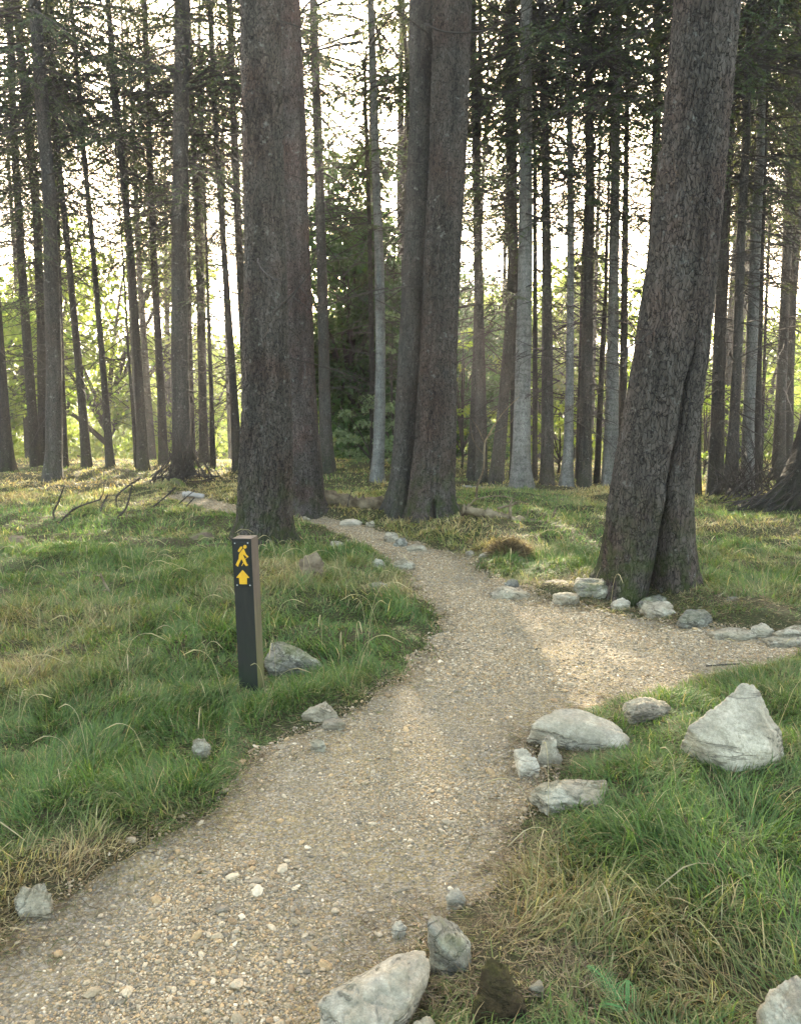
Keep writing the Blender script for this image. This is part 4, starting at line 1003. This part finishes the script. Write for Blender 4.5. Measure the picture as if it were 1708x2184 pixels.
# ------------------------------------------------------------------ waymarker post
def boxm(b, x0, x1, y0, y1, z0, z1, mats=(0, 0, 0, 0, 0, 0)):
    """faces: front(-y), right, back, left, top, bottom"""
    v = [(x0, y0, z0), (x1, y0, z0), (x1, y1, z0), (x0, y1, z0), (x0, y0, z1), (x1, y0, z1), (x1, y1, z1), (x0, y1, z1)]
    fs = [(0, 1, 5, 4), (1, 2, 6, 5), (2, 3, 7, 6), (3, 0, 4, 7), (4, 5, 6, 7), (3, 2, 1, 0)]
    n0 = b.n; b.add(v, [np.array([fs[0]])], mats[0])
    for f, m_ in zip(fs[1:], mats[1:]): b.F.append((np.array([f]) + n0, m_))
k = mat('post_dark_face'); c = k.coord((1, 1, 0.15)); col = k.mix(k.nz(c, 60, 5), (0.010, 0.011, 0.009), (0.030, 0.027, 0.021))
tc = k.N("ShaderNodeTexCoord"); sp = k.N("ShaderNodeSeparateXYZ"); k.L(tc.outputs['Object'], sp.inputs[0])
col = k.mix(k.math('MULTIPLY', k.ramp(sp.outputs[2], [(0.0, 1.0), (0.45, 0.0)]), k.ramp(k.nz(k.coord(), 9, 4), [(0.35, 0.0), (0.65, 0.7)])), col, (0.016, 0.026, 0.010))
M['post_face'] = k.done(k.principled(col, 0.75, k.bump(k.nz(c, 90, 4), 0.3, 0.004)))
k = mat('post_wood'); c = k.coord((1, 1, 0.07)); col = k.mix(k.ramp(k.nz(c, 55, 5), [(0.3, 0.0), (0.7, 1.0)]), (0.080, 0.058, 0.042), (0.145, 0.110, 0.082))
tc = k.N("ShaderNodeTexCoord"); sp = k.N("ShaderNodeSeparateXYZ"); k.L(tc.outputs['Object'], sp.inputs[0])
col = k.mix(k.math('MULTIPLY', k.ramp(sp.outputs[2], [(0.15, 1.0), (0.62, 0.0)]), k.ramp(k.nz(k.coord(), 7, 4), [(0.3, 0.35), (0.6, 0.9)])), col, (0.12, 0.125, 0.035))
M['post_wood'] = k.done(k.principled(col, 0.85, k.bump(k.nz(c, 80, 4), 0.4, 0.004)))
k = mat('sign_black'); M['sign_black'] = k.done(k.principled(k.mix(k.nz(k.coord(), 12), (0.006, 0.008, 0.008), (0.012, 0.014, 0.013)), 0.45, None, 0.4))
k = mat('sign_yellow'); M['sign_yellow'] = k.done(k.principled(k.mix(k.ramp(k.nz(k.coord(), 40, 5), [(0.35, 0.0), (0.7, 1.0)]), (0.56, 0.30, 0.012), (0.66, 0.37, 0.02)), 0.5, None, 0.4))
k = mat('steel_screw'); sx = k.principled((0.45, 0.46, 0.46), 0.4); sx.inputs['Metallic'].default_value = 0.8; M['steel'] = k.done(sx)
gx_, gy_ = ground_at(np.array([538.0]), np.array([1461.0])); bx_, by_ = float(gx_[0]), float(gy_[0])
post = thing('waymarker_post', 'square dark timber waymarker post with a yellow walker and arrow plate', 'signpost', (bx_, by_, float(ground_z(bx_, by_)) - 0.02))
post.rotation_euler = (R(0.5), R(-1.1), R(-9))
PW2 = 0.055; PH = 0.90
b = MB(); boxm(b, -PW2, PW2, -PW2, PW2, -0.3, PH, (0, 1, 1, 1, 1, 1))
po = link('post_body', b.mesh('post_body', [M['post_face'], M['post_wood']]), post)
bv = po.modifiers.new('edges', 'BEVEL'); bv.width = 0.0025; bv.segments = 2
SWX, SZ0, SZ1 = 0.043, PH - 0.262, PH - 0.018
b = MB(); boxm(b, -SWX, SWX, -PW2 - 0.0045, -PW2 + 0.001, SZ0, SZ1)
plate = link('sign_plate', b.mesh('sign_plate', [M['sign_black']]), post)
bv = plate.modifiers.new('edges', 'BEVEL'); bv.width = 0.0015; bv.segments = 2
def flat(b, poly, y=-PW2 - 0.0046, th=0.0016):
    """polygon given in plate units (0..1 across, 0..1 down) as a thin raised mark"""
    import bmesh
    P = [(-SWX + (p[0]) * 2 * SWX, SZ1 - p[1] * (SZ1 - SZ0)) for p in poly]
    bm = bmesh.new(); f = bm.faces.new([bm.verts.new((a, y, c)) for a, c in P])
    e = bmesh.ops.extrude_face_region(bm, geom=[f]); vs_ = [g for g in e['geom'] if isinstance(g, bmesh.types.BMVert)]
    bmesh.ops.translate(bm, verts=vs_, vec=(0, -th, 0)); bmesh.ops.recalc_face_normals(bm, faces=bm.faces[:]); bmesh.ops.triangulate(bm, faces=bm.faces[:])
    bm.verts.index_update(); v = np.array([x.co[:] for x in bm.verts]); fc = np.array([[q.index for q in p.verts] for p in bm.faces]); bm.free(); b.add(v, [fc])
# plate pixel frame measured on the sign: x 300..850, y 480..1900
def sp_(pts):
    out = []
    for (x_, y_) in pts:
        lx = 290 + (y_ - 480) * 0.055; out.append(((x_ - lx) / 545.0, (y_ - 478) / 1425.0))
    return out
b = MB()
flat(b, sp_([(697 + 62 * math.cos(a), 628 + 60 * math.sin(a)) for a in np.linspace(0, 2 * math.pi, 20)[:-1]]))
flat(b, sp_([(535, 628), (560, 618), (590, 628), (605, 652), (600, 672), (510, 790), (485, 802), (458, 790), (447, 762), (455, 738)]))
flat(b, sp_([(625, 695), (650, 690), (668, 712), (722, 832), (742, 872), (830, 940), (818, 970), (768, 968), (668, 885), (640, 868), (650, 930), (712, 1030), (770, 1170), (812, 1205), (800, 1225), (740, 1252), (715, 1225), (650, 1150), (590, 1035),
             (560, 1040), (470, 1215), (462, 1268), (430, 1262), (365, 1212), (385, 1170), (478, 1010), (488, 880), (530, 805)]))
flat(b, sp_([(750, 970), (768, 975), (722, 1030), (708, 1022)])); flat(b, sp_([(628, 1140), (650, 1150), (598, 1245), (575, 1245)]))
link('walker_symbol', b.mesh('walker_symbol', [M['sign_yellow']]), plate)
b = MB(); flat(b, sp_([(612, 1372), (855, 1612), (850, 1630), (768, 1632), (778, 1835), (505, 1835), (490, 1632), (392, 1630), (400, 1608)]))
link('arrow_symbol', b.mesh('arrow_symbol', [M['sign_yellow']]), plate)
for (x_, y_) in ((332, 520), (796, 512), (418, 1872), (880, 1872)):
    (a, d), = sp_([(x_, y_)]); b = MB(); v, f = ico(2)
    b.add(v * np.array([0.0042, 0.0022, 0.0042]) + np.array([-SWX + a * 2 * SWX, -PW2 - 0.005, SZ1 - d * (SZ1 - SZ0)]), [f]); link('screw', b.mesh('screw', [M['steel']], True), plate)

# ------------------------------------------------------------------ fallen wood
def px_line(pts, Yd, dy=0.0): return [at_depth(u, v, Yd + dy * i) for i, (u, v) in enumerate(pts)]
def stick(name, label, cat, pts, wd, mt='twig', n=16, spines=0, kinds=(), seed=1, dy=0.0, foot=None, sides=7, knob=0.12):
    """a stick or log through pixel points; its lowest point rests on the ground"""
    low = max(pts, key=lambda p: p[1]) if foot is None else foot
    gx_, gy_ = ground_at(np.array([float(low[0])]), np.array([float(low[1])])); Yd = float(gy_[0]); X0 = float(gx_[0])
    base = np.array([X0, Yd, float(ground_z(X0, Yd))]); r = np.random.default_rng(seed)
    b = MB(); P = curve([p - base for p in px_line(pts, Yd, dy)], n)
    px_ = Yd / F; r0, r1 = wd[0] * px_ / 2, wd[1] * px_ / 2
    rad = np.linspace(r0, r1, n) * (1 + knob * r.normal(0, 1, n))
    v, f = tube(P, rad, sides)
    if wd[0] > 10:
        dd = 0.30 * r0 * fbm(v[:, 0] * 9 + seed, v[:, 1] * 16, v[:, 2] * 16, seed=seed, oct=3, gain=0.7); cen = P[np.minimum(np.arange(len(v)) // sides, n - 1)]; v = v + (v - cen) / (r0 + 1e-6) * dd[:, None]
    b.add(v, f)
    for line, w2 in kinds:
        Q = curve([p - base for p in px_line(line, Yd - 0.05)], 10); v, f = tube(Q, np.linspace(w2 * px_ / 2, w2 * px_ / 6, 10), 5); b.add(v, f)
    for i in range(spines):
        j = r.integers(1, n); d = r.normal(0, 1, 3); d[2] = abs(d[2]) * 0.7; d /= np.linalg.norm(d); q = r.uniform(0.03, 0.11)
        v, f = tube(np.stack([P[j], P[j] + d * q]), [0.005, 0.002], 4); b.add(v, f)
    o = link(name, b.mesh(name, [M[mt]], True), None, base); return tag(o, label, cat)
stick('dead_branch', 'dark spiny curved branch standing alone at the left of the fallen boughs', 'branch', [(137, 1036), (124, 1072), (114, 1092), (117, 1111)], (3.5, 4.5), spines=26, seed=2)
stick('dead_branch', 'long arched spiny bough with an upright twig at its end', 'branch', [(126, 1117), (142, 1099), (165, 1082), (212, 1066)], (4.5, 3.5), spines=30, seed=3, kinds=[([(213, 1066), (221, 1046), (221, 1003)], 3)])
stick('dead_branch', 'short dark upright branch between the arched bough and the forked one', 'branch', [(230, 1054), (218, 1079), (212, 1101)], (3.5, 4.5), spines=20, seed=4)
stick('dead_branch', 'slanting dark branch reaching highest of the fallen boughs', 'branch', [(299, 1019), (265, 1043), (248, 1062), (251, 1094)], (4.5, 3), spines=24, seed=5)
stick('dead_branch', 'crooked dark branch with a hooked tip lying in the grass', 'branch', [(231, 1117), (263, 1092), (273, 1072), (281, 1036)], (5, 3.5), spines=24, seed=6, kinds=[([(281, 1036), (290, 1043)], 2)])
stick('dead_branch', 'thin branch slanting down from the brush heap', 'branch', [(375, 1039), (350, 1062), (314, 1091)], (3.2, 3.2), spines=10, seed=7)
stick('dead_branch', 'upper of two short sticks leaning by the cut log', 'branch', [(415, 1046), (393, 1064), (370, 1085)], (2, 3), spines=4, seed=8)
stick('dead_branch', 'lower of two short sticks leaning by the cut log', 'branch', [(415, 1061), (402, 1075), (390, 1090)], (2.5, 3), spines=4, seed=9)
stick('dead_branch', 'short bare stick poking out of the grass left of the waymarker', 'branch', [(214, 1222), (222, 1242), (236, 1267)], (4, 6), 'deadwood', spines=2, seed=10)
stick('dead_branch', 'small twig lying by the mossy stump', 'branch', [(55, 1156), (100, 1160), (118, 1162)], (2, 4), spines=5, seed=11, kinds=[([(95, 1147), (118, 1160)], 3)])
stick('dead_branch', 'thin upright twig beside the fallen rotten trunk', 'branch', [(740, 1096), (744, 1064), (752, 1044)], (3, 1.5), spines=6, seed=12)
stick('dead_branch', 'short leaning stub in the grass beyond the rotting log', 'branch', [(1186, 1084), (1181, 1096), (1175, 1112)], (4, 7), 'deadwood', seed=13)
stick('dead_branch', 'thin twig lying in the grass beside the leaning stub', 'branch', [(1254, 1086), (1235, 1090), (1214, 1098)], (2, 2), spines=3, seed=14)
stick('dead_branch', 'dark stick lying flat on the gravel of the right fork', 'branch', [(1505, 1421), (1530, 1419), (1578, 1416)], (4, 3), seed=15)
stick('log', 'weathered grey cut log lying at the brush heap', 'log', [(390, 1054), (412, 1056), (436, 1059)], (13, 11), 'palewood', seed=16, knob=0.04, sides=12)
stick('log', 'thin bleached pole lying behind the bare sapling', 'log', [(986, 1037), (1030, 1040), (1072, 1043)], (5, 4), 'palewood', seed=17, knob=0.06)
stick('log', 'long thin bleached pole lying along the feet of the right row', 'log', [(1104, 1051), (1160, 1053), (1212, 1056)], (4, 4), 'palewood', seed=18, knob=0.06)
stick('log', 'flat grey pole sunk in the grass below the fallen boughs', 'log', [(262, 1116), (310, 1115), (354, 1116)], (4, 4), 'palewood', seed=19, knob=0.06)
stick('fallen_trunk', 'long rotten ochre trunk lying between the reddish conifer and the close pair', 'log', [(640, 1055), (700, 1063), (750, 1073), (800, 1077), (850, 1079)], (30, 34), 'deadwood', n=40, seed=20, knob=0.07, sides=18, foot=(760, 1090))
stick('fallen_trunk', 'crumbling log with an upright stub and arched bough right of the close pair', 'log', [(985, 1088), (1040, 1097), (1090, 1108), (1150, 1116), (1248, 1124)], (22, 15), 'deadwood', n=60, seed=21, knob=0.16, sides=12, foot=(1110, 1120), spines=30,
      kinds=[([(1088, 1106), (1088, 1080), (1092, 1064)], 9), ([(1090, 1078), (1100, 1072), (1104, 1070)], 6), ([(1000, 1080), (1018, 1064), (1074, 1058), (1125, 1076)], 4), ([(1060, 1085), (1085, 1078), (1096, 1074)], 7), ([(1125, 1105), (1124, 1095)], 4)])
sap_o = stick('bare_sapling', 'pale leafless sapling leaning up past the twin stems', 'sapling', [(1015, 1069), (1018, 1035), (1031, 998), (1033, 949), (1041, 929), (1071, 882), (1107, 846)], (5.5, 1.6), 'deadwood', n=30, seed=22, knob=0.05, spines=6,
      kinds=[([(1033, 945), (1020, 915), (1005, 892)], 2.5), ([(1032, 970), (1010, 940), (1003, 905)], 2), ([(1040, 930), (1085, 905), (1100, 880)], 1.6)])

def brush(label, u0, v0, spread, hgt, n, seed, lean=None):
    gx_, gy_ = ground_at(np.array([float(u0)]), np.array([float(v0)])); x, y = float(gx_[0]), float(gy_[0])
    base = np.array([x, y, float(ground_z(x, y))]); r = np.random.default_rng(seed); b = MB()
    for i in range(n):
        a = r.uniform(0, 6.28); rad = spread * math.sqrt(r.random()); L = r.uniform(0.5, 1.5) * spread
        p = np.array([math.cos(a) * rad, math.sin(a) * rad * 0.6, r.uniform(0, 0.12)])
        tgt = np.array([r.normal(0, 0.2) * spread, 0, hgt * r.uniform(0.5, 1.3)]) if lean is None else np.array([lean[0] * r.uniform(0.6, 1.2), 0, lean[1] * r.uniform(0.4, 1.2)])
        d = tgt - p; d /= np.linalg.norm(d); d += r.normal(0, 0.25, 3)
        Q = np.stack([p, p + d * L * 0.5 + r.normal(0, 0.04, 3), p + d * L + r.normal(0, 0.06, 3)]); Q[:, 2] = np.maximum(Q[:, 2], -0.03)
        v, f = tube(curve(Q, 7), np.linspace(1, 0.3, 7) * r.uniform(0.006, 0.018), 5); b.add(v, f)
        for q in range(4):
            tt = r.uniform(0.3, 1); o = Q[0] + (Q[2] - Q[0]) * tt; dd = d + r.normal(0, 0.5, 3)
            v, f = tube(np.stack([o, o + dd * 0.15, o + dd * 0.3 + (0, 0, -0.03)]), [0.004, 0.003, 0.0015], 3); b.add(v, f)
    return tag(link('brushwood', b.mesh('brushwood', [M['twig']], True), None, base), label, None, None, 'stuff')
brush('tangled dry brushwood heaped round a stout conifer', 398, 1038, 0.7, 0.65, 64, 1)
brush('twiggy dry brushwood at the feet of the rightmost cluster', 1580, 1072, 0.75, 0.5, 50, 2)
brush('fallen boughs heaped against the huge trunk foot', 1660, 1088, 0.9, 0.9, 75, 3, (1.0, 1.0))

# mossy humps
def hump(label, bx, mt, seed, name='tree_stump', cat='stump'):
    return stone(blob(*bx, seed), label, mt, 1.0, 130 + seed, 0.09, 0.4, name, cat, 5)
M['moss_hump'] = M['mosswood']
hump('low mossy stump end in the grass at the frame edge', (8, 1140, 72, 1168), 'moss_hump', 1)
hump('mossy hummock of a buried stump left of the massive conifer', (395, 1130, 462, 1152), 'moss_hump', 2)
hump('rotten stump showing bare roots in grass between waymarker tree and path', (640, 1180, 690, 1226), 'deadwood', 3)
hump('green mossed stump inside the brush heap', (352, 1018, 400, 1042), 'moss_hump', 4)
# brown grass hummock by the path
gx_, gy_ = ground_at(np.array([1085.0]), np.array([1196.0])); x0, y0 = float(gx_[0]), float(gy_[0]); z0 = float(ground_z(x0, y0))
b = MB(); n = 2600; a = r.uniform(0, 6.28, n); q = np.sqrt(r.random(n)) * 0.18; x = q * np.cos(a); y = q * np.sin(a) * 0.8; z = 0.12 * (1 - (q / 0.18) ** 2) - 0.02
d = np.stack([x * 3 + r.normal(0, 0.5, n), y * 3 + r.normal(0, 0.5, n), r.uniform(0.0, 0.8, n)], 1); L = r.uniform(0.05, 0.14, n)
v, f = kites(np.stack([x, y, z], 1), d, r.normal(0, 1, (n, 3)), L, L * 0.035 + 0.0015)
b.add(v, [f], 0, np.repeat(np.array([(0.14, 0.095, 0.06), (0.09, 0.065, 0.042), (0.20, 0.15, 0.095)])[r.integers(0, 3, n)], 4, 0))
tag(link('grass_hummock', b.mesh('grass_hummock', [M['grass']], False, True), None, (x0, y0, z0)), 'brown dead grass hummock at the path edge', 'hummock')

# fern at the bottom edge
gx_, gy_ = ground_at(np.array([1335.0]), np.array([2215.0])); x0, y0 = float(gx_[0]), float(gy_[0]); z0 = float(ground_z(x0, y0))
fern = thing('fern', 'small bright green fern in the dry grass at the frame bottom', 'fern', (x0, y0, z0 + 0.03))
for (ang, inc, L) in ((2.3, 1.05, 0.115), (1.3, 0.9, 0.075), (3.0, 0.7, 0.065)):
    b = MB(); n = 14; t = np.linspace(0, 1, n); P = np.stack([math.cos(ang) * L * t, math.sin(ang) * L * t, L * (inc * t - 0.55 * t * t)], 1)
    v, f = tube(P, np.linspace(0.0014, 0.0004, n), 4); b.add(v, f)
    T = np.gradient(P, axis=0); T /= np.linalg.norm(T, axis=1)[:, None]; S_ = np.cross(T, (0, 0, 1)); S_ /= np.linalg.norm(S_, axis=1)[:, None]
    for i in range(3, n):
        pl_ = 0.36 * L * math.sin(math.pi * (0.12 + 0.86 * t[i]) ** 0.8) + 0.004
        for sg in (-1, 1):
            m = max(3, int(pl_ / 0.0065)); s_ = np.linspace(0.05, 1, m)
            dv = S_[i] * sg * 0.93 + T[i] * 0.35; c_ = P[i] + dv * (s_ * pl_)[:, None] + np.array([0, 0, -0.15]) * ((s_ * pl_) ** 2)[:, None]
            for s2 in (-1, 1):
                d = dv * 0.6 + (T[i] * s2); ll = np.full(m, 0.0075) * (1.1 - 0.7 * s_); v, f = kites(c_, np.broadcast_to(d, (m, 3)), np.broadcast_to(np.array([0.1, 0, 1.0]), (m, 3)), ll, ll * 0.32); b.add(v, [f])
    link('frond', b.mesh('frond', [M['fern']]), fern)

# ------------------------------------------------------------------ the air
import bmesh
bm = bmesh.new(); bmesh.ops.create_cube(bm, size=1.0); hm = bpy.data.meshes.new('haze'); bm.to_mesh(hm); bm.free()
hz = link('haze', hm, None, (0, 440, 25)); hz.scale = (1390, 960, 110)
k = mat('evening_haze'); pv = k.N("ShaderNodeVolumePrincipled"); pv.inputs['Color'].default_value = (0.93, 0.95, 1.0, 1); pv.inputs['Density'].default_value = 0.0014; pv.inputs['Anisotropy'].default_value = 0.68
k.L(pv.outputs[0], k.out.inputs['Volume']); hm.materials.append(k.m)
tag(hz, 'thin evening haze in the air', None, None, 'stuff')
